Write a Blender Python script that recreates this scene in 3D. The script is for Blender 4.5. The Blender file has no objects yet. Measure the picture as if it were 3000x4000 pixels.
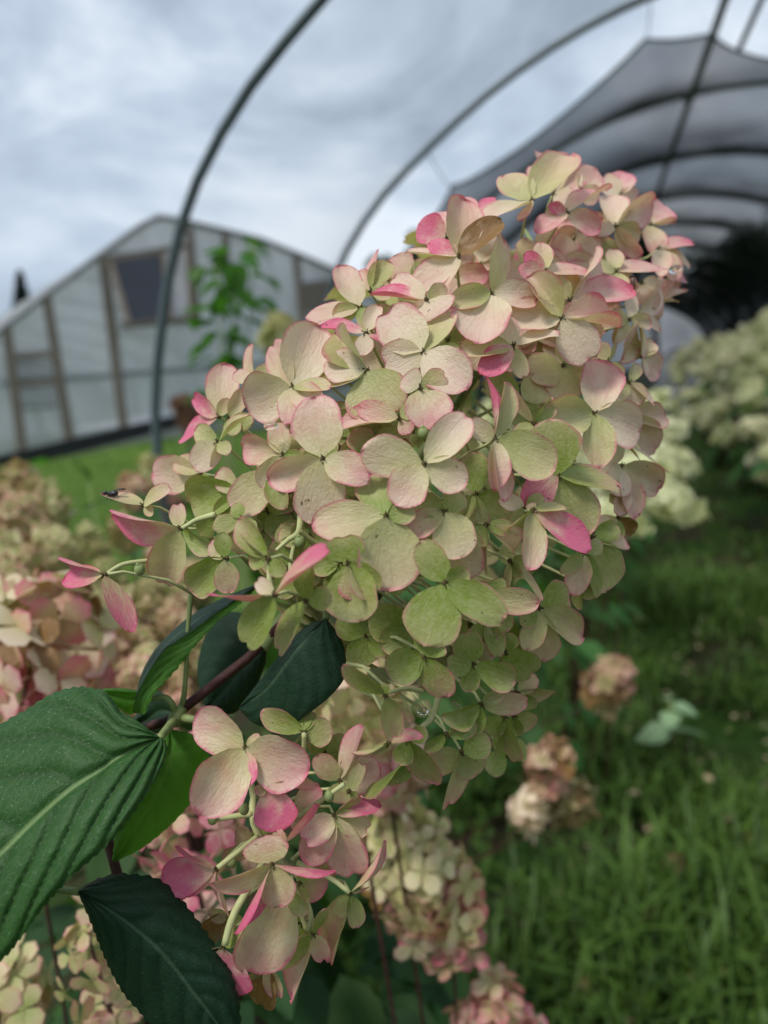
import bpy, math, random
import numpy as np
from mathutils import Vector, Matrix, noise as mnoise

SC = bpy.context.scene
COL = SC.collection
rng = random.Random(11)
NR = np.random.RandomState(5)

# ------------------------------------------------------------------ camera
F = 2800.0                                   # focal length in photo pixels (3000 x 4000)
CAM = np.array([0.0, 0.0, 1.3])
_v = np.array([(2324 - 1500) / F, -(1447 - 2000) / F, -1.0]); _v /= np.linalg.norm(_v)
_r = math.radians(5.0)
_u = np.array([-math.sin(_r), math.cos(_r), 0.0]); _u -= _v * _u.dot(_v); _u /= np.linalg.norm(_u)
_x = np.cross(_v, _u)
M3 = np.stack([_x, _v, _u])                  # camera -> world; world +Y runs along the tunnel

def P(px, py, d):
    """photo pixel + depth (m along the view axis) -> world point"""
    return Vector(CAM + M3 @ np.array([(px - 1500) / F * d, -(py - 2000) / F * d, -d]))
def ray(px, py):
    return M3 @ np.array([(px - 1500) / F, -(py - 2000) / F, -1.0])
K = 1 / 0.553
def D(x, y, d):
    return P(x * K, y * K, d)
def camvec(v):
    return Vector(M3 @ np.array(v))

cd = bpy.data.cameras.new('camera'); cam = bpy.data.objects.new('camera', cd); COL.objects.link(cam)
cd.sensor_fit = 'VERTICAL'; cd.sensor_height = 36.0; cd.lens = 36.0 * F / 4000.0
cd.clip_start = 0.01; cd.clip_end = 600
mw = Matrix([list(M3[0]) + [CAM[0]], list(M3[1]) + [CAM[1]], list(M3[2]) + [CAM[2]], [0, 0, 0, 1]])
cam.matrix_world = mw
cd.dof.use_dof = True; cd.dof.focus_distance = 0.272; cd.dof.aperture_fstop = 5.8
SC.camera = cam

# ------------------------------------------------------------------ sky, sun, exposure
SUN_EL, SUN_AZ = math.radians(60), math.radians(205)       # azimuth clockwise from +Y
w = bpy.data.worlds.new('World'); SC.world = w; w.use_nodes = True
wn, wl = w.node_tree.nodes, w.node_tree.links
wn.clear()
wo = wn.new('ShaderNodeOutputWorld'); bg = wn.new('ShaderNodeBackground'); bg.inputs[1].default_value = 0.1
sky = wn.new('ShaderNodeTexSky'); sky.sky_type = 'NISHITA'; sky.sun_disc = False
sky.sun_elevation = SUN_EL; sky.sun_rotation = SUN_AZ
tc = wn.new('ShaderNodeTexCoord'); mp = wn.new('ShaderNodeMapping'); mp.inputs['Scale'].default_value = (1.0, 1.0, 1.9)
mp.inputs['Location'].default_value = (0.35, 0.2, 0.1)
n1 = wn.new('ShaderNodeTexNoise'); n1.inputs['Scale'].default_value = 3.0; n1.inputs['Detail'].default_value = 9; n1.inputs['Roughness'].default_value = 0.58
n1.inputs['Distortion'].default_value = 0.5
cr = wn.new('ShaderNodeValToRGB'); e = cr.color_ramp.elements
e[0].position = 0.36; e[0].color = (2.75, 3.35, 4.1, 1)
e[1].position = 0.64; e[1].color = (6.5, 7.1, 7.8, 1)
el = cr.color_ramp.elements.new(0.5); el.color = (4.3, 5.1, 6.1, 1)
mx = wn.new('ShaderNodeMix'); mx.data_type = 'RGBA'; mx.inputs[0].default_value = 0.93
wl.new(tc.outputs['Generated'], mp.inputs[0]); wl.new(mp.outputs[0], n1.inputs['Vector']); wl.new(n1.outputs[0], cr.inputs[0])
wl.new(sky.outputs[0], mx.inputs[6]); wl.new(cr.outputs[0], mx.inputs[7]); wl.new(mx.outputs[2], bg.inputs[0]); wl.new(bg.outputs[0], wo.inputs[0])

sl = bpy.data.lights.new('sun', 'SUN'); sl.energy = 2.2; sl.angle = math.radians(14); sl.color = (1.0, 0.97, 0.93)
sun = bpy.data.objects.new('sun', sl); COL.objects.link(sun)
sd = Vector((math.sin(SUN_AZ) * math.cos(SUN_EL), math.cos(SUN_AZ) * math.cos(SUN_EL), math.sin(SUN_EL)))
sun.rotation_euler = (-sd).to_track_quat('-Z', 'Y').to_euler(); sun.location = (0, 0, 8)

vs = SC.view_settings
vs.view_transform = 'Standard'; vs.look = 'None'; vs.exposure = 0.40; vs.gamma = 1.0; vs.use_curve_mapping = False

# ------------------------------------------------------------------ helpers
WM = {}
def link(name, data=None, parent=None, M=None):
    o = bpy.data.objects.new(name, data); COL.objects.link(o)
    M = M if M is not None else Matrix.Identity(4)
    if parent is not None:
        o.parent = parent; o.matrix_basis = WM[parent.name].inverted() @ M
    else:
        o.matrix_basis = M
    WM[o.name] = M
    return o
def tag(o, label=None, cat=None, group=None, kind=None):
    if label: o['label'] = label
    if cat: o['category'] = cat
    if group: o['group'] = group
    if kind: o['kind'] = kind
    return o
def thing(name, label, cat, loc, group=None):
    return tag(link(name, None, None, Matrix.Translation(Vector(loc))), label, cat, group)

class MB:
    def __init__(s): s.v = []; s.f = []; s.uv = []; s.uv2 = []; s.tone = []
    def add(s, verts, faces, uv=None, uv2=None, tone=0.0):
        o = len(s.v); s.v += [tuple(p) for p in verts]; s.f += [tuple(i + o for i in q) for q in faces]
        n = len(verts)
        s.uv += list(uv) if uv is not None else [(0.5, 0.5)] * n
        s.uv2 += list(uv2) if uv2 is not None else [(0.0, 0.5)] * n
        s.tone += [tone] * n
    def mesh(s, name, mat, smooth=True):
        m = bpy.data.meshes.new(name); m.from_pydata(s.v, [], s.f)
        li = np.empty(len(m.loops), dtype=np.int32); m.loops.foreach_get('vertex_index', li)
        for nm, dat in (('UVMap', s.uv), ('rim', s.uv2)):
            a = m.uv_layers.new(name=nm); arr = np.array(dat, dtype=np.float32)[li]; a.data.foreach_set('uv', arr.ravel())
        t = m.attributes.new('tone', 'FLOAT', 'POINT'); t.data.foreach_set('value', np.array(s.tone, dtype=np.float32))
        m.materials.append(mat)
        if smooth: m.polygons.foreach_set('use_smooth', [True] * len(m.polygons))
        m.update()
        return m
    def tube(s, pts, r, n=8, caps=True, tone=0.0):
        pts = [Vector(p) for p in pts]; rr = r if isinstance(r, (list, tuple)) else [r] * len(pts)
        vs_, up = [], None
        for i, p in enumerate(pts):
            t = (pts[min(i + 1, len(pts) - 1)] - pts[max(i - 1, 0)]).normalized()
            if up is None: up = Vector((0, 0, 1)) if abs(t.z) < .9 else Vector((1, 0, 0))
            a = t.cross(up).normalized(); b = a.cross(t).normalized(); up = b
            for k in range(n):
                an = 2 * math.pi * k / n
                vs_.append(p + (a * math.cos(an) + b * math.sin(an)) * rr[i])
        fs = []
        for i in range(len(pts) - 1):
            for k in range(n):
                k2 = (k + 1) % n; fs.append((i * n + k, i * n + k2, (i + 1) * n + k2, (i + 1) * n + k))
        if caps:
            fs.append(tuple(reversed(range(n)))); fs.append(tuple((len(pts) - 1) * n + k for k in range(n)))
        uv = [(k / n, i / max(1, len(pts) - 1)) for i in range(len(pts)) for k in range(n)]
        s.add(vs_, fs, uv, None, tone)
    def ball(s, c, r, n=8, m=6, sc=(1, 1, 1), tone=0.0):
        vs_ = []; fs = []
        for i in range(m + 1):
            th = math.pi * i / m
            for k in range(n):
                ph = 2 * math.pi * k / n
                vs_.append((c[0] + r * sc[0] * math.sin(th) * math.cos(ph), c[1] + r * sc[1] * math.sin(th) * math.sin(ph), c[2] + r * sc[2] * math.cos(th)))
        for i in range(m):
            for k in range(n):
                k2 = (k + 1) % n; fs.append((i * n + k, (i + 1) * n + k, (i + 1) * n + k2, i * n + k2))
        s.add(vs_, fs, None, None, tone)
    def box(s, a, b, wv, hv):
        """bar from a to b, cross-section half-vectors wv, hv"""
        a, b, wv, hv = Vector(a), Vector(b), Vector(wv), Vector(hv)
        vs_ = [q + wv * i + hv * j for q in (a, b) for i, j in ((-1, -1), (1, -1), (1, 1), (-1, 1))]
        s.add(vs_, [(0, 3, 2, 1), (4, 5, 6, 7), (0, 1, 5, 4), (1, 2, 6, 5), (2, 3, 7, 6), (3, 0, 4, 7)])

def spline(pts, n):
    """Catmull-Rom resample (works on tuples of any length)"""
    p = np.array(pts, float); m = len(p); out = []
    seg = np.r_[0, np.cumsum(np.linalg.norm(np.diff(p, axis=0), axis=1))]
    for q in np.linspace(0, seg[-1], n):
        i = min(max(np.searchsorted(seg, q) - 1, 0), m - 2); t = (q - seg[i]) / max(1e-9, seg[i + 1] - seg[i])
        p0, p1, p2, p3 = p[max(i - 1, 0)], p[i], p[i + 1], p[min(i + 2, m - 1)]
        out.append(.5 * ((2 * p1) + (-p0 + p2) * t + (2 * p0 - 5 * p1 + 4 * p2 - p3) * t * t + (-p0 + 3 * p1 - 3 * p2 + p3) * t ** 3))
    return np.array(out)
def sm(a, b, x):
    t = min(1, max(0, (x - a) / (b - a))); return t * t * (3 - 2 * t)

# ------------------------------------------------------------------ materials
class NT:
    def __init__(s, name):
        s.m = bpy.data.materials.new(name); s.m.use_nodes = True; s.t = s.m.node_tree; s.t.nodes.clear()
        s.out = s.t.nodes.new('ShaderNodeOutputMaterial')
    def n(s, typ, ins=None, **kw):
        nd = s.t.nodes.new('ShaderNode' + typ)
        for k, v_ in kw.items(): setattr(nd, k, v_)
        for k, v_ in (ins or {}).items():
            if isinstance(v_, bpy.types.NodeSocket): s.t.links.new(v_, nd.inputs[k])
            else: nd.inputs[k].default_value = v_
        return nd
    def math(s, op, a, b=0.0, c=0.0, clamp=False):
        return s.n('Math', {0: a, 1: b, 2: c}, operation=op, use_clamp=clamp).outputs[0]
    def mix(s, f, a, b, blend='MIX'):
        for_ = s.n('Mix', {0: f, 6: a, 7: b}, data_type='RGBA', blend_type=blend); return for_.outputs[2]
    def ramp(s, f, stops):
        nd = s.n('ValToRGB', {0: f}); el_ = nd.color_ramp.elements
        while len(el_) < len(stops): el_.new(0.5)
        for q, (p_, c_) in zip(el_, stops): q.position = p_; q.color = tuple(c_) + (1,) if len(c_) == 3 else c_
        return nd.outputs[0]
    def map(s, x, a, b, c=0.0, d=1.0):
        return s.n('MapRange', {0: x, 1: a, 2: b, 3: c, 4: d}, interpolation_type='SMOOTHSTEP').outputs[0]
    def surf(s, sock): s.t.links.new(sock, s.out.inputs[0]); return s.m

def simple(name, col, rough=0.7, spec=0.3, metal=0.0, var=0.25, scale=12.0, bump=0.0):
    t = NT(name); tc_ = t.n('TexCoord')
    nz = t.n('TexNoise', {'Vector': tc_.outputs['Object'], 'Scale': scale, 'Detail': 6.0})
    c = t.mix(nz.outputs[0], tuple(q * (1 - var) for q in col) + (1,), tuple(min(1, q * (1 + var)) for q in col) + (1,))
    ins = {'Base Color': c, 'Roughness': rough, 'Specular IOR Level': spec, 'Metallic': metal}
    if bump: ins['Normal'] = t.n('Bump', {'Strength': bump, 'Distance': .01, 'Height': nz.outputs[0]}).outputs[0]
    return t.surf(t.n('BsdfPrincipled', ins).outputs[0])

def sepal_mat(name='hydrangea_sepal', stops=((0.0, (0.85, 0.68, 0.51)), (0.4, (0.64, 0.58, 0.28)), (1.0, (0.25, 0.33, 0.045)))):
    t = NT(name)
    oi = t.n('ObjectInfo'); sep = t.n('SeparateColor', {0: oi.outputs['Color']})
    pink, green, brown = sep.outputs[0], sep.outputs[1], sep.outputs[2]
    tone = t.n('Attribute', attribute_name='tone').outputs['Fac']
    uv = t.n('UVMap', uv_map='UVMap').outputs[0]; rim = t.n('SeparateXYZ', {0: t.n('UVMap', uv_map='rim').outputs[0]})
    edge, along = rim.outputs[0], rim.outputs[1]
    rnd = t.math('ADD', t.math('MULTIPLY', oi.outputs['Random'], 37.0), t.math('MULTIPLY', tone, 91.0))
    nz = t.n('TexNoise', {'Vector': uv, 'W': rnd, 'Scale': 3.2, 'Detail': 3.0}, noise_dimensions='4D').outputs[0]
    nf = t.n('TexNoise', {'Vector': uv, 'W': rnd, 'Scale': 17.0, 'Detail': 5.0, 'Roughness': 0.65}, noise_dimensions='4D').outputs[0]
    # veins: fan out from the claw
    mpv = t.n('Mapping', {'Vector': uv, 'Scale': (11.0, 7.0, 1.0)}).outputs[0]
    vein = t.n('TexNoise', {'Vector': mpv, 'W': rnd, 'Scale': 1.0, 'Detail': 4.0, 'Distortion': 0.6}, noise_dimensions='4D').outputs[0]
    su = t.n('SeparateXYZ', {0: uv}); fan = t.math('DIVIDE', t.math('SUBTRACT', su.outputs[0], 0.5), t.math('ADD', su.outputs[1], 0.22))
    fl_ = t.math('ABSOLUTE', t.math('SINE', t.math('ADD', t.math('MULTIPLY', fan, 15.0), t.math('MULTIPLY', nz, 1.6))))
    fanv = t.map(fl_, 0.0, 0.30)                      # 0 on the veins
    gmix = t.math('ADD', t.math('ADD', green, t.math('MULTIPLY', t.math('SUBTRACT', nz, 0.5), 0.45)), t.math('MULTIPLY', t.math('SUBTRACT', 0.42, along), 0.40), clamp=True)
    base = t.ramp(gmix, list(stops))
    base = t.mix(t.map(vein, 0.35, 0.7, 0.0, 0.16), base, (0.80, 0.72, 0.52, 1))
    base = t.mix(t.math('MULTIPLY', t.math('SUBTRACT', 1.0, fanv), 0.10), base, (0.40, 0.30, 0.16, 1))
    pn = t.math('ADD', t.math('MULTIPLY', t.math('SUBTRACT', nf, 0.5), 0.22), t.math('MULTIPLY', t.math('SUBTRACT', nz, 0.5), 0.25))
    e1 = t.map(t.math('ADD', edge, t.math('MULTIPLY', pn, t.math('ADD', .5, pink))), 0.80, 1.0)
    rimf = t.math('MULTIPLY', e1, t.math('ADD', t.math('MULTIPLY', t.math('MULTIPLY', pink, 5.0, clamp=True), 0.62), t.math('MULTIPLY', pink, 0.5)), clamp=True)
    body = t.math('MULTIPLY', t.math('MULTIPLY', pink, 1.25), t.map(t.math('ADD', t.math('ADD', t.math('MULTIPLY', nz, 0.8), t.math('MULTIPLY', along, 0.45)), t.math('ADD', t.math('MULTIPLY', nf, 0.3), t.math('MULTIPLY', pink, 0.42))), 0.72, 1.5), clamp=True)
    pc = t.mix(pink, (0.66, 0.36, 0.31, 1), (0.78, 0.17, 0.29, 1))
    c = t.mix(body, base, pc)
    c = t.mix(rimf, c, t.mix(pink, (0.66, 0.28, 0.27, 1), (0.74, 0.12, 0.25, 1)))
    # brown bruises and specks
    sp = t.n('TexNoise', {'Vector': uv, 'W': t.math('ADD', rnd, 5.0), 'Scale': 5.5, 'Detail': 2.5}, noise_dimensions='4D').outputs[0]
    spots = t.map(sp, 0.705, 0.735)
    c = t.mix(t.math('MULTIPLY', spots, 0.8), c, (0.10, 0.055, 0.03, 1))
    bf = t.math('MULTIPLY', brown, t.map(nz, 0.3, 0.5, 0.65, 1.0), clamp=True)
    c = t.mix(bf, c, t.mix(vein, (0.16, 0.075, 0.02, 1), (0.42, 0.24, 0.08, 1)))
    h = t.math('ADD', t.math('ADD', t.math('MULTIPLY', nf, 0.8), t.math('MULTIPLY', vein, 0.5)), t.math('MULTIPLY', fanv, 0.12))
    nrm = t.n('Bump', {'Strength': 0.5, 'Distance': 0.0011, 'Height': h}).outputs[0]
    bs = t.n('BsdfPrincipled', {'Base Color': c, 'Roughness': 0.40, 'Specular IOR Level': 0.5, 'Normal': nrm}).outputs[0]
    tl = t.n('BsdfTranslucent', {'Color': t.mix(1.0, c, (0.95, 1.0, 0.62, 1), 'MULTIPLY'), 'Normal': nrm}).outputs[0]
    return t.surf(t.n('MixShader', {0: 0.30, 1: bs, 2: tl}).outputs[0])

def leaf_mat(name, top, under, vein=(0.16, 0.24, 0.09), veins=True, transl=0.3, gloss=0.42, speck=0.0):
    t = NT(name); uv = t.n('UVMap', uv_map='UVMap').outputs[0]
    tone = t.n('Attribute', attribute_name='tone').outputs['Fac']; oi = t.n('ObjectInfo')
    rnd = t.math('ADD', t.math('MULTIPLY', oi.outputs['Random'], 17.0), t.math('MULTIPLY', tone, 31.0))
    nz = t.n('TexNoise', {'Vector': uv, 'W': rnd, 'Scale': 4.0, 'Detail': 5.0}, noise_dimensions='4D').outputs[0]
    c = t.mix(nz, tuple(q * .72 for q in top) + (1,), tuple(q * 1.3 for q in top) + (1,))
    hv = t.n('HueSaturation', {'Hue': t.math('ADD', 0.48, t.math('MULTIPLY', oi.outputs['Random'], 0.035)), 'Value': t.math('ADD', .75, t.math('MULTIPLY', t.math('FRACT', rnd), .5)), 'Color': c}).outputs[0]
    c = hv if not veins else c
    ins = {}
    if veins:
        r = t.n('SeparateXYZ', {0: t.n('UVMap', uv_map='rim').outputs[0]})    # x: side-vein mask, y: midrib mask
        mpc = t.n('Mapping', {'Vector': uv, 'Scale': (34.0, 30.0, 1.0)}).outputs[0]
        vo = t.n('TexVoronoi', {'Vector': mpc, 'Scale': 1.0, 'Randomness': 0.95}, feature='DISTANCE_TO_EDGE').outputs[0]
        net = t.map(vo, 0.0, 0.16)
        c = t.mix(t.math('MULTIPLY', t.math('SUBTRACT', 1.0, net), 0.10), c, tuple(vein) + (1,))
        c = t.mix(t.math('MULTIPLY', r.outputs[0], 0.5), c, tuple(q * .45 for q in top) + (1,))
        c = t.mix(r.outputs[1], c, tuple(vein) + (1,))
        if speck:
            mp2 = t.n('Mapping', {'Vector': uv, 'Scale': (60.0, 75.0, 1.0)}).outputs[0]
            v2 = t.n('TexVoronoi', {'Vector': mp2, 'Scale': 1.0}, feature='F1').outputs[0]
            c = t.mix(t.math('MULTIPLY', t.map(v2, 0.18, 0.05), speck), c, (0.45, 0.55, 0.42, 1))
        fine = t.n('TexNoise', {'Vector': uv, 'Scale': 60.0, 'Detail': 3.0}).outputs[0]
        hgt = t.math('ADD', t.math('MULTIPLY', net, 1.0), t.math('MULTIPLY', fine, 0.35))
        ins['Normal'] = t.n('Bump', {'Strength': 0.2, 'Distance': 0.0006, 'Height': hgt}).outputs[0]
    gm = t.n('NewGeometry').outputs['Backfacing']
    cu = t.mix(nz, tuple(q * .85 for q in under) + (1,), tuple(q * 1.15 for q in under) + (1,))
    c2 = t.mix(gm, c, cu)
    ins.update({'Base Color': c2, 'Roughness': gloss, 'Specular IOR Level': 0.2})
    bs = t.n('BsdfPrincipled', ins).outputs[0]
    tl = t.n('BsdfTranslucent', {'Color': tuple(min(1, q) for q in (under[0] * 1.6, under[1] * 1.9, under[2] * .6)) + (1,)}).outputs[0]
    return t.surf(t.n('MixShader', {0: transl, 1: bs, 2: tl}).outputs[0])

MAT = {}
MAT['sepal'] = sepal_mat()
MAT['sepal_white'] = sepal_mat('cream_hydrangea_sepal', ((0.0, (0.84, 0.80, 0.60)), (0.4, (0.68, 0.71, 0.36)), (1.0, (0.36, 0.46, 0.12))))
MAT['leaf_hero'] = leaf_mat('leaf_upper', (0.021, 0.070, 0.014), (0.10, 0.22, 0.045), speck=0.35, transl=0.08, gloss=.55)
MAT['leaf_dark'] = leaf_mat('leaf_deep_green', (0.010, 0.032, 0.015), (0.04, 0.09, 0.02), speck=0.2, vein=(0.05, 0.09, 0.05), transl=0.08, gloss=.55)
MAT['leaf_under'] = leaf_mat('leaf_backlit', (0.075, 0.20, 0.030), (0.09, 0.21, 0.03), vein=(0.13, 0.24, 0.05), transl=0.4)
MAT['leaf_bg'] = leaf_mat('bush_leaf', (0.036, 0.098, 0.024), (0.06, 0.13, 0.03), veins=False, transl=0.25, gloss=.62)
MAT['leaf_shaded'] = leaf_mat('shade_tinted_leaf', (0.018, 0.050, 0.014), (0.035, 0.075, 0.02), veins=False, transl=0.08, gloss=.65)  # bush leaf darkened: the shade under the heads is put into its colour
MAT['leaf_bright'] = leaf_mat('bright_leaf', (0.050, 0.150, 0.022), (0.06, 0.16, 0.03), veins=False, transl=0.35)
MAT['stem_red'] = simple('reddish_bark', (0.055, 0.020, 0.016), .6, .3, scale=90, var=.4, bump=.3)
MAT['stem_green'] = simple('green_stem', (0.22, 0.27, 0.10), .55, .3, scale=120, var=.3)
MAT['stem_pale'] = simple('pale_pedicel', (0.46, 0.47, 0.22), .55, .3, scale=200, var=.2)
MAT['center'] = simple('floret_heart', (0.09, 0.07, 0.025), .7, .2, scale=400, var=.5)
# ------------------------------------------------------------------ sepals
def sepal_mesh(i, a, b, cup, curl, notch, wave, nt=12, ns=9):
    ts = [0.0] + [((k + 0.0) / (nt - 1)) for k in range(1, nt)]
    prof = lambda t: math.sin(math.pi * min(1, max(0, t)) ** a) ** b if 0 < t < 1 else 0.0
    mxp = max(prof(k / 200) for k in range(201))
    mb = MB(); vs_, uv, uv2 = [], [], []
    ph = i * 1.7
    for t in ts:
        tt = 1 - (1 - t) ** 1.5                       # finer rows near the tip
        h = .5 * prof(tt) / mxp
        if t == 0: h = 0.018
        for k in range(ns):
            s_ = -1 + 2 * k / (ns - 1)
            irr = 1 + .05 * math.sin(5 * tt + ph + (2 if s_ > 0 else 0)) + .03 * math.sin(13 * tt + ph * 3 + s_)
            x_ = s_ * h * irr
            y_ = tt - notch * math.exp(-((s_ * h - .04 * math.sin(ph)) / .07) ** 2) * sm(.75, 1, tt)
            z_ = cup * (2 * s_ * h) ** 2 - curl * tt ** 2.2 + wave * math.sin(4.2 * tt + ph + 2.4 * s_) * abs(s_) * tt + .02 * (abs(s_) < .1) * 0
            vs_.append((x_, y_, z_))
            uv.append((.5 + x_, tt))
            e_ = abs(s_) ** 1.3 * sm(.05, .45, tt)
            e_ = max(e_, sm(.72, 1.0, tt))
            uv2.append((e_, tt))
    fs = [(r * ns + k, r * ns + k + 1, (r + 1) * ns + k + 1, (r + 1) * ns + k) for r in range(len(ts) - 1) for k in range(ns - 1)]
    mb.add(vs_, fs, uv, uv2)
    return mb.mesh('sepal', MAT['sepal'])
SEP = []
for i in range(14):
    q = random.Random(i)
    SEP.append(sepal_mesh(i, q.uniform(1.08, 1.3), q.uniform(.40, .52), q.uniform(0, .24), q.uniform(-.06, .15), (0, 0, 0, .05, .09)[i % 5], q.uniform(.02, .07)))
SEPF = [sepal_mesh(50 + i, 1.15, .5, .42 + .12 * i, .1, .03, .03) for i in range(3)]          # folded ones

FLAGS = {'p': (.30, 0, 0), 'P': (.72, -.1, 0), 'g': (0, .45, 0), 'y': (-.1, .75, 0), 'b': (0, 0, 1.0), 't': (.2, .15, .12), 'c': (0, -.4, 0), 'k': (.3, -.1, .0)}

def center_mesh(i):
    q = random.Random(i); mb = MB()
    mb.ball((0, 0, 0), .0011, 7, 5, (1, 1, .8))
    for k in range(5):
        a = q.uniform(0, 6.28); b = q.uniform(.3, 1.2)
        d_ = Vector((math.cos(a) * math.cos(b), math.sin(a) * math.cos(b), math.sin(b)))
        mb.tube([d_ * .0006, d_ * q.uniform(.0016, .0026)], .00022, 4)
    return mb.mesh('heart', MAT['center'])
HEART = [center_mesh(i) for i in range(4)]

def solve_floret(cx, cy, f, sep, depth_fn, normal_fn, parent, green0, pink0, axis_fn):
    d0 = depth_fn(cx, cy) - f * .001
    c = P(cx, cy, d0)
    n = normal_fn(cx, cy)                                   # camera-space outward normal
    n = Vector(n).normalized()
    nW = camvec(n).normalized()
    # pedicel: back from the heart towards the head's axis
    ax = axis_fn(c)
    back = (-nW * .6 + (ax - c).normalized() * .8).normalized()
    L0 = min(.035, (ax - c).length * .9)
    mb = MB(); p1 = -nW * .006; p2 = p1 + back * (L0 * .5); p3 = back * L0 + Vector((0, 0, -.002))
    mb.tube([Vector((0, 0, 0)), p1, p2, p3], [.0006, .0006, .0007, .0009], 6)
    fo = link('floret', mb.mesh('floret', MAT['stem_pale']), parent, Matrix.Translation(c))
    q = nW.to_track_quat('Z', 'Y').to_matrix().to_4x4()
    hs = link('heart', HEART[rng.randrange(4)], fo, Matrix.Translation(c + nW * .0004) @ q)
    for i, it in enumerate(sep):
        tx, ty, wd = it[0], it[1], it[2]; fl = it[3] if len(it) > 3 else ''
        # tip on the floret's plane
        ix, iy = (tx - cx) * d0 / F, -(ty - cy) * d0 / F     # metres in the image plane
        li = math.hypot(ix, iy)
        dz = -(n.x * ix + n.y * iy) / max(.35, n.z)
        dz = max(-.6 * li, min(.6 * li, dz)) + rng.uniform(-.12, .12) * li
        if '+' in fl: dz = .6 * li
        if '-' in fl: dz = -.6 * li
        Tc = Vector((ix, iy, dz))
        # tip pixel must stay put: correct for perspective
        k_ = (d0 - dz) / d0
        Tc = Vector((( (tx - 1500) * (d0 - dz) - (cx - 1500) * d0) / F, -((ty - 2000) * (d0 - dz) - (cy - 2000) * d0) / F, dz))
        L = Tc.length * 1.03; Th = Tc.normalized()
        nn = (n - Th * n.dot(Th)).normalized()
        Wd = Th.cross(nn).normalized()
        wm = wd * 1.10 * d0 / F
        # turn the blade about its own length until its visible breadth is right
        zc = Vector((0, 0, 1)); ncam = (zc - Th * zc.dot(Th)); ncam = ncam.normalized() if ncam.length > .05 else nn
        nat = max(wm, .5 * L); ro = min(1, max(.12, wm / nat)); jit = rng.uniform(-.28, .28)
        sgn = 1 if Th.dot(ncam.cross(nn)) > 0 else -1
        if wm < .3 * L and rng.random() < .35: sgn = -sgn
        nn = Matrix.Rotation(sgn * math.acos(ro) + (jit if ro > .95 else 0), 3, Th) @ ncam; Wd = Th.cross(nn).normalized(); width = nat * (1 / math.cos(jit) if ro > .95 else 1)
        WW, TW, NW = camvec(Wd), camvec(Th), camvec(nn)
        off = nW * (.0005 + .0006 * (i % 2)) + TW * .0004
        M = Matrix.Identity(4)
        for r in range(3):
            M[r][0] = WW[r] * width; M[r][1] = TW[r] * L; M[r][2] = NW[r] * L * .8
            M[r][3] = c[r] + off[r]
        mesh = SEPF[rng.randrange(3)] if 'f' in fl else SEP[rng.randrange(14)]
        so = link('sepal', mesh, fo, M)
        pk, gr, br = pink0(cx, cy), green0(cx, cy), 0.0
        for ch in fl:
            if ch in FLAGS:
                pk += FLAGS[ch][0]; gr += FLAGS[ch][1]; br += FLAGS[ch][2]
        pk += rng.uniform(-.08, .08); gr += rng.uniform(-.1, .1)
        so.color = (min(1, max(0, pk)), min(1, max(0, gr)), min(1, max(0, br)), 1)
    return fo

def parse(txt):
    out = []
    for ln in txt.strip().splitlines():
        a = ln.split('|'); h = a[0].split()
        sp = []
        for s_ in a[1:]:
            q = s_.split()
            sp.append((float(q[0]), float(q[1]), float(q[2]), q[3] if len(q) > 3 else ''))
        out.append((float(h[0]), float(h[1]), float(h[2]) if len(h) > 2 else 0.0, sp))
    return out

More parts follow.
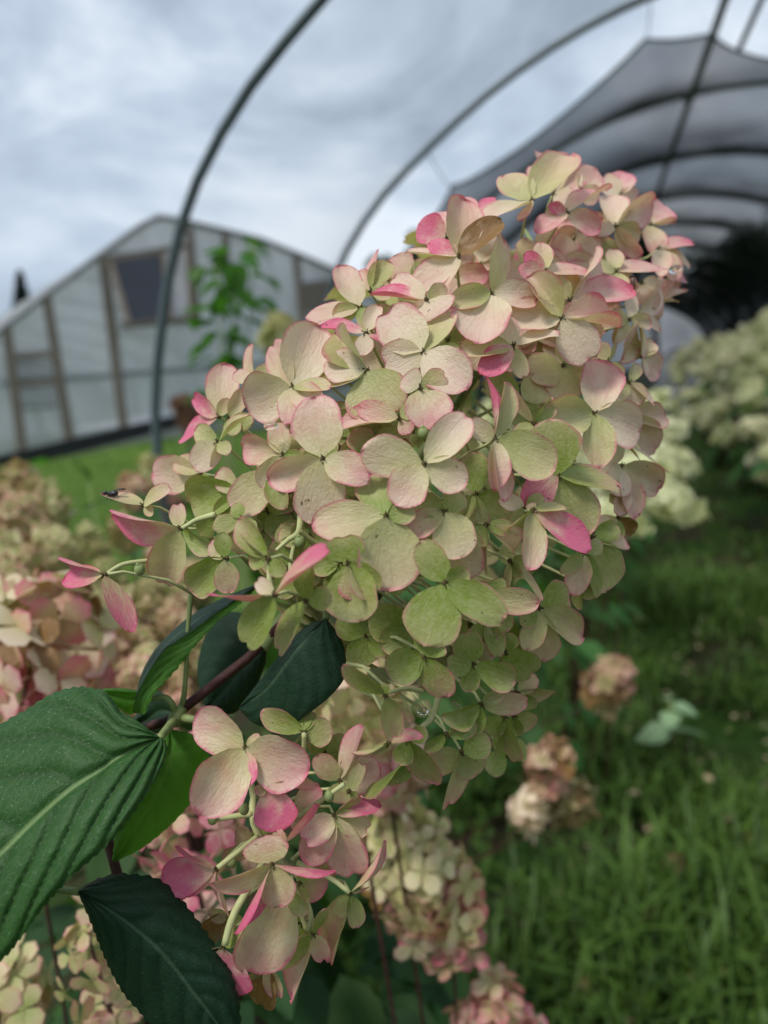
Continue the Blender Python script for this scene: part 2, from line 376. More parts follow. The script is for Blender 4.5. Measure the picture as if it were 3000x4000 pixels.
HEAD_A = parse('''
2074 789 6|1966 684 125 g|2225 622 140 g|1886 868 78|2035 868 32 p
2160 760 -16|2140 580 140 t|2268 680 100 p|2080 640 100|2230 800 90
2210 835 4|2364 719 70 p|2140 813 42 P|2335 900 88 p|2095 915 74 p
2260 745 -6|2328 672 105 t|2200 670 80|2330 780 70
2398 888 6|2385 752 108|2534 795 92 p|2498 998 42 p|2331 912 50 c|2500 950 95 g-
2420 765 -14|2428 678 95 p|2494 772 62 p|2350 700 80|2400 850 70
2535 880 -8|2602 795 115 p|2625 880 16 p|2558 985 95 t|2470 830 80
2567 976 0|2692 958 60 p|2682 1046 62 g|2635 1098 85 t|2580 1080 70
2590 1085 -12|2682 1090 55 p|2640 1130 70 p|2560 1150 60
2400 1062 2|2590 1022 92 p|2300 1030 60 g|2420 1150 70 g|2390 985 70 g
2450 1252 4|2450 1066 84|2530 1270 60 g|2400 1330 60 g|2380 1240 70 g
2190 1245 9|1990 1232 125|2066 1082 100 gf|2412 1262 95 pf|2302 1408 155 c
2222 1173 2|2458 1135 125 p|2353 1000 78|2240 1060 60 g|2150 1090 70 g
2122 1067 4|2300 1058 76 p|2050 1000 55 P|2030 1060 70 p|2110 960 70 g
1916 1148 6|1855 1337 200|2088 1178 105|1984 932 100 g|1765 1182 85 g
1789 1009 5|1814 780 148 t|1628 1116 108 c|1722 1152 60|1588 998 52|1680 948 78 P|1950 880 105 b
1745 935 -12|1640 880 110 P|1700 850 100 p|1820 880 80 p
1860 850 -8|1925 778 50 P|1800 790 80 p|1900 900 70
1667 1174 6|1457 1150 60 P|1535 1090 92|1708 1234 165 c|1742 1130 60 g
1432 1304 5|1264 1280 58 P|1480 1202 64|1502 1332 26 P|1420 1390 70 c
1410 1205 -3|1308 1242 75 g|1335 1056 100 t|1190 1242 88 t|1460 1290 80 y
1450 1140 -10|1475 985 40 p|1525 1034 85 y|1400 1060 60 t|1530 1150 70 g
1145 1516 7|1050 1340 110 t|1245 1282 190|963 1585 185|1290 1520 60 g|1252 1592 110 p|1140 1655 100 p
990 1500 -6|990 1354 46 t|930 1460 60 t|1060 1430 60 g
1436 1449 3|1334 1278 75 gf|1278 1430 130|1275 1512 62 g|1510 1624 225 g
1653 1380 5|1500 1420 142|1510 1228 185|1745 1195 115 g-|1812 1512 175
1640 1520 7|1690 1668 172 p|1580 1480 100|1740 1470 90 g
1560 1635 -2|1334 1645 82 p|1400 1596 80 p|1600 1690 60 p|1650 1580 70 g
2001 1354 0|1965 1228 82|2172 1308 58|2046 1471 64 g|1880 1462 98 P|1808 1360 95 g
1932 1716 8|1922 1476 32 P|1975 1508 78 g|1833 1655 78|1936 1906 88 p|1966 1952 78 p|2152 1832 170 g
2080 1655 -4|1975 1502 30 p|2160 1560 60 y|2010 1720 70 g
2196 1430 -14|2070 1455 135 g|2330 1440 160 g|2190 1560 140 g|2240 1330 110 g
2030 1560 -22|1900 1480 120 y|2120 1500 120 g|2060 1660 130 y|1930 1610 100 y
2316 1616 2|2118 1642 145 g|2345 1423 165 p|2512 1690 170|2330 1822 125 g
2177 1862 4|2140 1648 190 y|2405 1905 95 yp|2292 2078 165 g|2036 1972 125 P
2370 1415 -4|2430 1274 42 g|2330 1350 60 g|2420 1480 60 g
2480 1230 -4|2422 1402 62 g|2500 1395 46 g|2572 1290 52|2590 1118 72 c
2500 1110 6|2540 1212 88 c|2570 1120 60 c|2440 1150 50
2565 1180 -2|2640 1098 24 p|2666 1140 32 c|2645 1172 34 c|2530 1260 60 g
2500 1395 -4|2568 1462 112 t|2512 1470 32 c|2550 1340 60 g|2440 1340 60 g
2450 1495 -2|2502 1572 72|2540 1582 42|2400 1560 60 g|2480 1430 50 g
2450 1620 -14|2572 1762 115 t|2590 1640 100 t|2500 1560 90 g|2420 1720 90 g
2430 1730 -4|2522 1814 32 p|2600 1828 46|2380 1800 60 g|2450 1660 60
2420 1820 -2|2400 1932 105 c|2568 1908 122 t|2472 2022 92 p|2340 1860 80
2440 1900 4|2412 2003 72 pc|2500 1960 60|2380 1960 60 g
2405 2025 2|2467 2082 72 b|2322 2062 64 p|2440 1960 50 t|2390 2110 60 y
2077 1993 9|2063 2218 98 p|2292 2140 112 P|2200 1984 36 g|1975 2086 52 g|2070 1970 40 p
2050 1985 2|1958 1948 62 c|1990 2060 60 g|2120 1940 60 g
2309 2098 -2|2442 2132 62 p|2354 2302 165 g|2230 2080 70 y|2400 2060 80 y
2275 2155 2|2196 2232 62 g|2229 2314 86 p|2330 2318 70 y|2340 2120 60 g
2265 2270 -2|2260 2374 30 g|2230 2290 60 g|2310 2330 60 g
2102 2373 -4|2228 2340 178 g|2262 2482 112 t|2118 2572 125 p|2050 2528 92|2030 2412 105 g
1856 1931 -8|1800 2026 56 gf|1832 2095 125 g|2022 2010 132 g|1850 1775 105 y
1736 1997 1|1588 2082 92 p|1795 2172 165|1640 1960 90 g|1800 1930 90 g
1790 2050 -3|1790 2260 185 p|1860 2180 100 g|1720 2130 90 g
1896 2051 0|2006 2150 72 cf|2000 2062 62 g|1905 2232 16 t|1850 2120 80 g
1736 2276 6|1660 2512 205 g|1970 2415 132 g|1645 2120 115 g|1820 2230 90 g
1880 2330 -2|1984 2465 112 g|2092 2350 102 p|1980 2290 90 y|1800 2400 80 g
1990 2190 -4|1975 2302 22 t|2022 2247 42 g|2122 2337 40 t|2060 2200 60 g
1655 1815 9|1420 1765 152|1826 1622 132|1816 1886 132|1548 1968 142 p
1263 1792 8|1231 1550 188 p|1060 1880 122 p|1443 1862 122 p|1244 2045 185
1420 1730 -14|1330 1690 90 y|1440 1640 130 y|1520 1760 100 y|1390 1840 110 y
1110 1780 1|1088 1660 86 t|1030 1900 92|938 1745 110 p|1190 1800 60 y
1060 1850 0|924 1996 152 t|1110 1980 80 y|1150 1900 70 y
940 1915 -4|726 1962 165 y|860 1850 90 t|850 2060 80 y|990 2040 90 y
790 1850 0|590 1852 142 p|700 1800 80 t|830 1940 60 y
856 1730 10|772 1680 80 g|765 1832 105|962 1618 30 g|905 1772 52 g|826 1820 26 c
860 1630 2|885 1430 122 p|768 1553 62 P|713 1722 66 P|905 1568 52 t
900 1640 -6|958 1528 62 t|930 1700 60 y|990 1650 60 y
1509 2014 4|1230 2052 152 p|1450 1850 152 g-|1616 1986 102 g|1518 2296 232
712 2064 42|449 2015 98 P|643 2287 138 p|843 2146 74 g|704 1972 62 p
567 1974 30|413 1935 34 t|677 1914 58 p|600 2010 40 t
416 2243 42|258 2178 56 P|268 2262 80 P|520 2452 30 P
889 2180 14|758 2302 132 g|900 2312 92 p|836 2118 72 p|876 2084 62 y
845 2020 10|788 2084 80 y|905 2060 60 y
950 2025 6|843 2062 72 g|1000 2080 60 y|920 1970 60 y
1052 2181 26|930 2033 98 yp|985 2192 62 y|1106 2242 62 y|945 2092 42 c
1078 2322 30|824 2347 42 P|1290 2162 46 P|945 2522 128 y|1015 2268 60 c
1197 2344 18|1066 2537 82 yp|1192 2178 82 y|1292 2332 82 y
1360 2200 6|1400 2418 200 g|1426 2347 46 pf|1340 2098 152 y|1480 2290 90 y
1656 2563 4|1518 2622 142 g|1744 2718 112 gp|1672 2692 66 g|1690 2480 125 g
1505 2713 12|1348 2600 78 gt|1540 2872 82 t|1603 2812 50 p|1500 2668 36 y
1845 2592 6|1815 2468 112 g|2012 2661 106 g|1827 2695 72 g|1745 2590 82 g
1890 2425 2|1915 2512 66 g|1915 2550 56 p|1950 2555 78 g|1850 2480 60 g
1970 2540 -4|2087 2642 132 g|1990 2470 70 g|1900 2500 60 g
2010 2700 -4|2148 2700 66 t|2090 2640 60 p|2080 2760 60 g
1877 2747 8|2058 2745 96 p|1730 2798 82 gf|1962 2690 62|1820 2850 90 y
2005 2790 -4|2076 2832 92 t|2010 2860 60 y|1940 2830 70 y
1968 2795 2|1932 2950 62 y|2002 2955 58 yp|1900 2860 90 y
1800 2931 4|1680 2992 112 t|1740 3132 86 p|1862 3030 122|1900 2878 100 g
1742 2863 6|1857 2876 46 y|1791 2835 15 P|1664 2922 52 y|1850 2815 82 g
1520 2895 10|1642 2867 26 P|1384 2931 32 p|1464 2957 42 p
1590 2885 6|1696 3048 112 gp|1560 2970 80 y|1660 2850 70 y
1600 2955 -2|1438 3097 66 g|1560 3040 60 y|1640 3020 60 y
1600 2450 -24|1450 2400 150 y|1700 2420 130 y|1560 2600 130 y|1500 2530 120 y
1430 2480 -30|1330 2400 120 y|1480 2380 110 y|1400 2590 120 y|1540 2520 110 y
1980 2950 -20|1900 3000 90 y|2040 2900 90 y|1960 2860 90 y
1330 1930 -26|1230 1850 110 y|1430 1900 110 y|1350 2050 120 y|1240 2010 110 y
1240 2150 -26|1150 2080 100 y|1340 2100 110 y|1260 2280 120 y|1140 2200 100 y
2240 1300 -30|2140 1380 120 g|2340 1330 120 g|2260 1450 120 g
1750 1330 -26|1650 1280 110 y|1840 1300 110 y|1760 1470 120 y
1600 1100 -26|1540 1010 110 t|1700 1060 110 y|1620 1220 110 y
2330 1020 -22|2260 950 110 t|2420 970 110 y|2340 1130 110 y
2330 2200 -22|2260 2120 110 y|2400 2240 110 y|2290 2300 110 y
2000 2500 -30|1930 2420 110 y|2100 2470 110 y|2020 2600 110 y
1750 2380 -26|1660 2330 110 y|1840 2340 110 y|1780 2490 110 y
''')
HEAD_B = parse('''
957 2921 14|775 2797 165 p|1197 3012 200 k|898 3088 152 P|788 3172 192 p|1010 2874 24 t
1060 3000 4|1237 3062 76 p|1130 3080 70 p|1020 3060 50 y
1188 2859 -4|1026 2785 84 y|1180 2757 78 y|1292 2862 106 g|1225 2790 40 y
1047 3072 12|1095 3237 146 P|1120 3070 50 p|1000 3090 40 t
1115 3292 14|1240 3148 46 P|1090 3240 30 p
1150 3150 -6|1250 3080 90 p|1200 3230 90 p|1090 3160 60 t
1325 3046 4|1408 2838 56 p|1477 3000 126 p|1234 2958 88 t|1325 3135 92 g
1362 3090 10|1412 2984 54 g|1390 3110 30 y
1303 3180 8|1190 3282 98 p|1411 3114 46 yp|1482 3130 34 P|1432 3232 92 g|1198 3362 122 k|1377 3430 158 k
1063 3374 16|1035 3268 178 t|833 3470 92 t|924 3632 34 P|1090 3539 132 t|1299 3399 30 P
1120 3480 6|980 3817 205 t|1200 3560 60 y|1060 3440 60 y
850 3392 14|646 3425 138 P|688 3315 34 P|718 3505 34 P|907 3582 36 p
875 3692 14|620 3746 78 pc|893 3877 200 P|946 3630 50 y
1050 3765 0|1010 3947 116 tb|1090 3880 70 t|980 3820 50 y
900 3565 0|814 3652 84 yb|830 3560 60 t|950 3620 50 y
1365 3486 8|1515 3297 42 p|1391 3610 62 g|1288 3744 72 gp|1308 3577 62 g|1432 3460 20 p
1224 3641 6|1136 3892 76 p|1266 3544 42 y|1266 3742 72 p|1060 3762 92 y
1170 3446 -2|1267 3470 112 gp|1172 3532 78 g|1110 3500 60 t|1200 3380 60 y
1010 3300 -10|920 3260 100 t|880 3340 70 t|1040 3210 70 y
1300 3330 -8|1250 3420 90 t|1380 3340 70 g|1420 3280 60 g
1270 2940 -12|1220 2880 80 y|1350 2890 80 y|1330 2990 70 y
1180 3600 -12|1130 3530 80 y|1260 3620 80 y|1150 3690 80 y
''')

# main head: an ellipsoid in camera space
ACX, ACY = 1640.0, 1800.0
adir = np.array([0.30, -0.954]); bdir = np.array([0.954, 0.30]); AA_, BB_ = 1350.0, 830.0
def ab(px, py):
    v_ = np.array([px - ACX, py - ACY]); return v_.dot(adir) / AA_, v_.dot(bdir) / BB_
def depthA(px, py):
    a, b = ab(px, py); r2 = min(1, a * a + b * b)
    return .338 + .042 * max(-1, min(1, a)) - .083 * math.sqrt(1 - r2)
def normA(px, py):
    a, b = ab(px, py); r = math.hypot(a, b); s_ = min(1, .95 / max(r, 1e-6)) if r > .95 else 1
    a *= s_; b *= s_; v_ = adir * a * .55 + bdir * b * .55
    return (v_[0] + rng.uniform(-.12, .12), -v_[1] + .10 + rng.uniform(-.12, .12), math.sqrt(max(.12, 1 - a * a - b * b)))
RACH = [P(1021, 2527, .305), P(1180, 2330, .318), P(1400, 2080, .328), P(1700, 1700, .34), P(2000, 1250, .36), P(2180, 960, .375)]
def near_axis(c, pts):
    best = None
    for i in range(len(pts) - 1):
        a, b = pts[i], pts[i + 1]; t = max(0, min(1, (c - a).dot(b - a) / (b - a).length_squared)); q = a.lerp(b, t)
        if best is None or (q - c).length < (best - c).length: best = q
    return best
axisA = lambda c: near_axis(c, RACH)
greenShadeA = lambda x, y: .06 + .60 * sm(1250, 2750, y) - .12 * sm(1800, 2500, x)  # lower petals really greener; the darker green also paints in their shade
pinkA = lambda x, y: .42 - .22 * sm(900, 2400, y)

base_pt = Vector((-.16, .22, 0.0))
BR = thing('flowering_hydrangea_branch', 'large sharp cream, green and pink hydrangea head on a dark red stem with leaves', 'flower', base_pt)
for cx, cy, f, sp in HEAD_A:
    solve_floret(cx, cy, f, sp, depthA, normA, BR, greenShadeA, pinkA, axisA)

# florets on the far side and inside of the head, so that it is full from every side
def fill(parent, n, cpx, cpy, cdep, ra, rb, rd, tilt, axis_fn, seed, inner=.62):
    q = random.Random(seed)
    for i in range(n):
        th = q.uniform(0, 2 * math.pi); z = q.uniform(-1, .55)
        rr = math.sqrt(1 - z * z); a = rr * math.cos(th); b = rr * math.sin(th)
        sc_ = inner + .1 * (rr > .8) if z > -.15 else q.uniform(.70, .80)
        if z > -.15: sc_ *= q.uniform(.8, 1.0)
        pa = adir * a * ra * sc_ + bdir * b * rb * sc_
        dd = cdep + tilt * a * sc_ - rd * z * sc_
        cx, cy = cpx + pa[0], cpy + pa[1]
        nv = Vector((pa[0] / rb, -pa[1] / rb, z)).normalized()
        sp = []
        a0 = q.uniform(0, 1.57)
        # frame of the floret plane, projected
        e1 = nv.orthogonal().normalized(); e2 = nv.cross(e1)
        c = P(cx, cy, dd); nW = camvec(nv).normalized(); ax = axis_fn(c)
        mb = MB(); back = ((ax - c)).normalized(); L0 = (ax - c).length * .85
        mb.tube([Vector((0, 0, 0)), -nW * .005, back * L0], [.0005, .0006, .0009], 5)
        fo = link('floret', mb.mesh('floret', MAT['stem_pale']), parent, Matrix.Translation(c))
        link('heart', HEART[i % 4], fo, Matrix.Translation(c) @ nW.to_track_quat('Z', 'Y').to_matrix().to_4x4())
        for k in range(4):
            an = a0 + k * 1.57 + q.uniform(-.2, .2); L = q.uniform(.014, .020)
            Th = (e1 * math.cos(an) + e2 * math.sin(an) + nv * q.uniform(-.25, .35)).normalized()
            nn = (nv - Th * nv.dot(Th)).normalized(); Wd = Th.cross(nn)
            WW, TW, NW = camvec(Wd), camvec(Th), camvec(nn); wd = L * q.uniform(.7, .95)
            M = Matrix.Identity(4)
            for r in range(3):
                M[r][0] = WW[r] * wd; M[r][1] = TW[r] * L; M[r][2] = NW[r] * L; M[r][3] = c[r] + nW[r] * .0006 * (k % 2)
            so = link('sepal', SEP[q.randrange(14)], fo, M); so.color = (q.uniform(0, .3), q.uniform(.4, .9), 0, 1)
fill(BR, 105, ACX, ACY, .345, 1180, 720, .085, .042, axisA, 3)

def fill_top(parent, n, seed):
    q = random.Random(seed)
    for i in range(n):
        px, py = q.uniform(1500, 2600), q.uniform(760, 1400); a, b = ab(px, py)
        if a * a + b * b > .80 or py < np.interp(px, [1500, 1600, 1800, 2000, 2250, 2450, 2600], [1280, 1180, 1060, 980, 900, 960, 1120]): continue
        sp = []; a0 = q.uniform(0, 1.57)
        for k in range(4): L = q.uniform(110, 145); an = a0 + k * 1.57 + q.uniform(-.2, .2); sp.append((px + L * math.cos(an), py + L * math.sin(an) * .9, q.uniform(85, 120), q.choice(('', 'p', 't', 'g'))))
        solve_floret(px, py, q.uniform(-36, -22), sp, depthA, normA, parent, greenShadeA, pinkA, axisA)
fill_top(BR, 60, 8)
def fill_left(parent, n, seed):
    q = random.Random(seed)
    for i in range(n):
        px, py = q.uniform(960, 1500), q.uniform(1480, 2230)
        if py < 2000 - (px - 900) * 1.2 + 120: continue
        a0 = q.uniform(0, 1.57); sp = []
        for k in range(4): L = q.uniform(105, 140); an = a0 + k * 1.57 + q.uniform(-.2, .2); sp.append((px + L * math.cos(an), py + L * math.sin(an), q.uniform(85, 115), q.choice(('y', 'y', 'g', 'yp'))))
        solve_floret(px, py, q.uniform(-22, -8), sp, depthA, normA, parent, greenShadeA, pinkA, axisA)
fill_left(BR, 34, 21)

# rachis and side branches
mb = MB(); sp_ = spline([tuple(p) for p in RACH], 22)
mb.tube([Vector(p) for p in sp_], [.0032 - .0018 * i / 21 for i in range(22)], 8)
for i in range(26):
    q = random.Random(i); k = int(2 + i * 18 / 26); s0 = Vector(sp_[k]); e_ = s0 + Vector((q.uniform(-1, 1), q.uniform(-1, .6), q.uniform(-.2, 1))).normalized() * q.uniform(.025, .05)
    mb.tube([s0, s0.lerp(e_, .5) + Vector((0, 0, .004)), e_], [.0016, .0012, .0009], 6)
link('rachis', mb.mesh('rachis', MAT['stem_green']), BR)
def stalk(name, pts, r, mat, parent, n=24, sides=9):
    mb = MB(); s_ = spline([tuple(p) for p in pts], n)
    rr = r if isinstance(r, (int, float)) else list(np.interp(np.linspace(0, 1, n), np.linspace(0, 1, len(r)), r))
    mb.tube([Vector(p) for p in s_], rr if not isinstance(rr, (int, float)) else rr, sides)
    return link(name, mb.mesh(name, MAT[mat]), parent)
stalk('stem', [base_pt, Vector((-.17, .20, .55)), Vector((-.175, .205, .95)), P(380, 3080, .318), P(614, 2852, .308), P(820, 2685, .306), P(1021, 2527, .305), P(1100, 2440, .308)], [.006, .005, .0042, .003, .0024, .0024, .0022, .0022], 'stem_red', BR, 60)
stalk('side_stem', [P(690, 2800, .307), P(715, 2740, .305), P(728, 2600, .30), P(735, 2450, .30), P(748, 2320, .30), P(775, 2230, .30), P(889, 2185, .29)], [.0016, .0011, .0009, .0009, .0013, .001, .0008], 'stem_green', BR)
stalk('node', [P(675, 2830, .303), P(690, 2795, .303), P(715, 2760, .304)], [.0028, .0033, .002], 'stem_green', BR, 8)
stalk('flower_stalk', [P(1212, 2360, .275), P(1215, 2200, .272), P(1192, 2020, .278), P(1200, 1900, .30)], [.0016, .0018, .0018, .0015], 'stem_green', BR)
stalk('flower_stalk', [P(1175, 1985, .262), P(1168, 2075, .26), P(1125, 2110, .262), P(1080, 2150, .262)], [.0012, .0013, .001, .0007], 'stem_pale', BR)
stalk('flower_stalk', [P(1170, 2070, .26), P(1215, 2110, .263), P(1285, 2150, .268), P(1355, 2195, .275)], [.0012, .001, .0009, .0008], 'stem_pale', BR)
stalk('flower_stalk', [P(1150, 2120, .263), P(1135, 2210, .262), P(1145, 2260, .262), P(1170, 2330, .262)], [.0008, .0008, .001, .0006], 'stem_pale', BR)
stalk('flower_stalk', [P(1054, 2200, .254), P(1052, 2260, .252), P(1062, 2310, .25)], [.0008, .001, .0012], 'stem_pale', BR)
stalk('flower_stalk', [P(840, 2010, .272), P(770, 2030, .275), P(735, 2050, .275), P(712, 2064, .274)], [.0012, .0011, .0009, .0009], 'stem_pale', BR)
stalk('flower_stalk', [P(700, 2180, .29), P(580, 2190, .285), P(480, 2205, .28), P(416, 2243, .275)], [.001, .0009, .0009, .0008], 'stem_pale', BR)
stalk('flower_stalk', [P(1720, 2690, .27), P(1690, 2800, .27), P(1640, 2850, .268), P(1560, 2960, .268)], [.0013, .0013, .001, .0008], 'stem_pale', BR)
stalk('flower_stalk', [P(1650, 2700, .275), P(1580, 2690, .268), P(1520, 2705, .262)], [.001, .0009, .0007], 'stem_pale', BR)
stalk('flower_stalk', [P(1700, 2400, .29), P(1480, 2370, .30), P(1300, 2280, .31)], [.0014, .0016, .0018], 'stem_green', BR)
for bx, by, bd in ((1172, 2116, .258), (545, 2225, .278), (1655, 1692, .252), (1250, 2095, .27)):
    mb = MB(); c_ = P(bx, by, bd); mb.ball(c_, .0021, 9, 7, (1, 1, 1.15)); mb.ball(c_ + Vector((0, -.0006, .002)), .0009, 6, 4)
    link('flower_bud', mb.mesh('flower_bud', MAT['stem_green']), BR)

# ------------------------------------------------------------------ foreground leaves
def big_leaf(left, mid, right, mat, parent, nu=72, nv=18, nveins=7, quilt=.0016, bulge=.003, sweep=.45, name='leaf', serr=.0, vfrom=0):
    """left / mid / right: (px, py, depth) control points from base to tip"""
    L = spline([tuple(P(*p)) for p in left], nu); Mi = spline([tuple(P(*p)) for p in mid], nu); R = spline([tuple(P(*p)) for p in right], nu)
    vs_, uv, uv2 = [], [], []
    towards = Vector(CAM)
    for i in range(nu):
        u = i / (nu - 1)
        l, m_, r = Vector(L[i]), Vector(Mi[i]), Vector(R[i])
        view = (towards - m_).normalized()
        for j in range(-nv, nv + 1):
            v = j / nv; av = abs(v)
            e_ = l if v < 0 else r
            p = m_.lerp(e_, av)
            qv = (u + .02 * math.sin(u * 17 + (2 if v < 0 else 0)) - sweep * av ** 1.25 * (1 - .5 * u)) * nveins + (.35 if v < 0 else 0)
            fr = qv - math.floor(qv); tri = abs(2 * fr - 1)              # 1 at veins, 0 between
            vm = tri ** 6
            amp = quilt * sm(0, .12, av) * sm(1.0, .9, av) * sm(0, .05, u) * sm(1, .95, u)
            p = p + view * (amp * (1 - tri ** 3) + bulge * math.sin(math.pi * min(1, av)) * (1 if True else 0))
            p = p + view * (.0004 * mnoise.noise(Vector((u * 18, v * 9, nu))))
            if serr and j in (-nv, nv):
                p = p + (e_ - m_).normalized() * serr * ((i % 3) - 1)
            mr = sm(.035, .012, av) if True else 0
            vs_.append(p); uv.append((.5 + v * .5, u)); uv2.append((vm * sm(0, .1, av), mr))
    n2 = 2 * nv + 1
    fs = [(i * n2 + k, i * n2 + k + 1, (i + 1) * n2 + k + 1, (i + 1) * n2 + k) for i in range(nu - 1) for k in range(2 * nv)]
    mb = MB(); mb.add(vs_, fs, uv, uv2)
    me = mb.mesh(name, MAT[mat])
    # make the front side face the camera side unless asked otherwise
    nsum = Vector((0, 0, 0))
    for pl in me.polygons: nsum += pl.normal * pl.area
    if nsum.dot(towards - Vector(Mi[nu // 2])) < 0: me.flip_normals()
    return link(name, me, parent)

# the broad ribbed leaf at lower left
big_leaf([(614, 2870, .270), (542, 2819, .272), (475, 2778, .276), (420, 2710, .281), (380, 2690, .283), (298, 2683, .285), (203, 2710, .286), (102, 2771, .284), (0, 2832, .282), (-140, 2960, .278), (-260, 3220, .27), (-300, 3480, .262), (-310, 3640, .258)],
         [(624, 2882, .268), (488, 2944, .263), (380, 3015, .258), (258, 3097, .254), (136, 3205, .251), (40, 3300, .249), (-100, 3430, .248), (-310, 3640, .256)],
         [(637, 2883, .268), (654, 2922, .264), (637, 2988, .258), (590, 3076, .251), (515, 3185, .245), (420, 3300, .240), (298, 3409, .237), (176, 3537, .235), (81, 3666, .235), (0, 3754, .236), (-120, 3790, .24), (-310, 3640, .256)],
         'leaf_hero', BR, nu=120, nv=24, nveins=5.6, sweep=.62, quilt=.0030, bulge=.0025, serr=.0004)
stalk('leaf_stalk', [P(690, 2800, .306), P(660, 2840, .292), P(624, 2882, .270)], [.002, .0018, .0014], 'stem_green', BR, 12)
# dark drooping leaf at the bottom
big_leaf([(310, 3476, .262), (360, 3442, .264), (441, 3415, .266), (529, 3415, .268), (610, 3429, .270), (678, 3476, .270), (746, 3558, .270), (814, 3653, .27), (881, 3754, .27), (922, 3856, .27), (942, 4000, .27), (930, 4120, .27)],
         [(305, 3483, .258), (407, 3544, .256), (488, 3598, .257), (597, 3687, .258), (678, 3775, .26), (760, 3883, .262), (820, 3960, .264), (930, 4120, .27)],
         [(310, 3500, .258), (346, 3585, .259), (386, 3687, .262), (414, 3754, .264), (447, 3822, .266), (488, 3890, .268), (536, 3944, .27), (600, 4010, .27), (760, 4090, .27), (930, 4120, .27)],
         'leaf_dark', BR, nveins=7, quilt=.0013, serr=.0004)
stalk('leaf_stalk', [P(60, 3440, .30), P(224, 3472, .268), P(308, 3484, .259)], [.0022, .0016, .0013], 'stem_green', BR, 14)
# curled leaf rising behind the stem
big_leaf([(520, 2792, .294), (548, 2660, .300), (600, 2560, .306), (650, 2500, .31), (740, 2420, .312), (850, 2355, .316), (1010, 2285, .32)],
         [(517, 2785, .288), (545, 2690, .290), (632, 2548, .294), (690, 2505, .297), (775, 2448, .299), (855, 2388, .303), (1010, 2285, .32)],
         [(566, 2790, .290), (606, 2708, .292), (690, 2615, .296), (772, 2512, .298), (850, 2430, .300), (920, 2375, .305), (1010, 2290, .322)],
         'leaf_under', BR, nu=60, nv=10, nveins=8, quilt=.0007, bulge=-.001, serr=.0003)
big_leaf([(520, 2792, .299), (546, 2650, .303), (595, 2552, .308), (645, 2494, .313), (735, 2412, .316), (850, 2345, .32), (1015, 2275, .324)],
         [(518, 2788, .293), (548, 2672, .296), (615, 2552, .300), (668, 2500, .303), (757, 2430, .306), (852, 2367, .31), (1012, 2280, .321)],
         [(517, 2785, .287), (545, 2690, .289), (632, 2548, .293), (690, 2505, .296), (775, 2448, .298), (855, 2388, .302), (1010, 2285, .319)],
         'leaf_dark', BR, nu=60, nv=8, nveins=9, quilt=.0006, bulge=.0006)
# two deep-green leaves behind the stem and under the head
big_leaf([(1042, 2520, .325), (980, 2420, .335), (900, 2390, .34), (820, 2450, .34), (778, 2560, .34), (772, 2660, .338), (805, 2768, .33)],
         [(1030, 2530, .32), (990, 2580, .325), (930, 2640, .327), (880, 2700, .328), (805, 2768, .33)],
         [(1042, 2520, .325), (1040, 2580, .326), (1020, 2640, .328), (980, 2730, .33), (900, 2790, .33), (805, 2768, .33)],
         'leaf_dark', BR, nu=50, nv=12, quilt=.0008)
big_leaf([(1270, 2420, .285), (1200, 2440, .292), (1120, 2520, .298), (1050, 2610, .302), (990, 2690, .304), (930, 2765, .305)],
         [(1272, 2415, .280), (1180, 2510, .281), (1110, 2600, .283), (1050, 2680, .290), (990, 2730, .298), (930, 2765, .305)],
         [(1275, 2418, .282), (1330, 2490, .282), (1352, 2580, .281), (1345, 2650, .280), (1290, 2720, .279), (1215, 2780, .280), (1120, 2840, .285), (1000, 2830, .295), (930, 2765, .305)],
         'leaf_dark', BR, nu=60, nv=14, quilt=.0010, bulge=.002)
stalk('leaf_stalk', [P(1300, 2300, .30), P(1285, 2350, .288), P(1272, 2418, .281)], [.0018, .0016, .0013], 'stem_green', BR, 10)
big_leaf([(1300, 2290, .325), (1290, 2360, .32), (1310, 2410, .318), (1360, 2450, .318)],
         [(1400, 2280, .325), (1380, 2340, .32), (1370, 2400, .318), (1360, 2450, .318)],
         [(1520, 2280, .325), (1480, 2350, .32), (1420, 2410, .318), (1360, 2450, .318)],
         'leaf_dark', BR, nu=30, nv=8, quilt=.0006)
# bright underside below the node, and a sliver behind the ribbed leaf
big_leaf([(655, 2870, .30), (560, 2930, .30), (500, 3020, .298), (470, 3150, .296), (450, 3260, .296), (438, 3370, .297)],
         [(665, 2860, .298), (660, 2980, .294), (610, 3100, .292), (540, 3220, .293), (438, 3370, .297)],
         [(670, 2850, .30), (760, 2870, .306), (815, 2930, .308), (780, 3080, .305), (690, 3200, .302), (560, 3310, .299), (438, 3370, .297)],
         'leaf_under', BR, nu=60, nv=12, nveins=6, quilt=.0010, serr=.0003)
big_leaf([(400, 2690, .30), (450, 2687, .302), (500, 2690, .305), (560, 2700, .31)], [(405, 2705, .30), (455, 2712, .302), (505, 2720, .305), (560, 2715, .31)], [(420, 2740, .30), (470, 2770, .302), (515, 2790, .305), (560, 2730, .31)],
         'leaf_under', BR, nu=24, nv=6, quilt=.0005)
big_leaf([(690, 2770, .32), (620, 2700, .33), (560, 2760, .34), (500, 2830, .34)], [(690, 2790, .32), (630, 2780, .33), (570, 2810, .34), (500, 2840, .34)], [(690, 2810, .32), (650, 2850, .33), (590, 2870, .34), (500, 2850, .34)],
         'leaf_dark', BR, nu=24, nv=6, quilt=.0005)
stalk('leaf_stalk', [P(690, 2810, .305), P(672, 2750, .30), P(640, 2722, .30), P(590, 2730, .30)], [.0017, .0014, .0013, .0012], 'stem_green', BR, 14)
stalk('leaf_stalk', [P(700, 2800, .305), P(760, 2812, .30), P(850, 2822, .31)], [.002, .0016, .0014], 'stem_green', BR, 10)

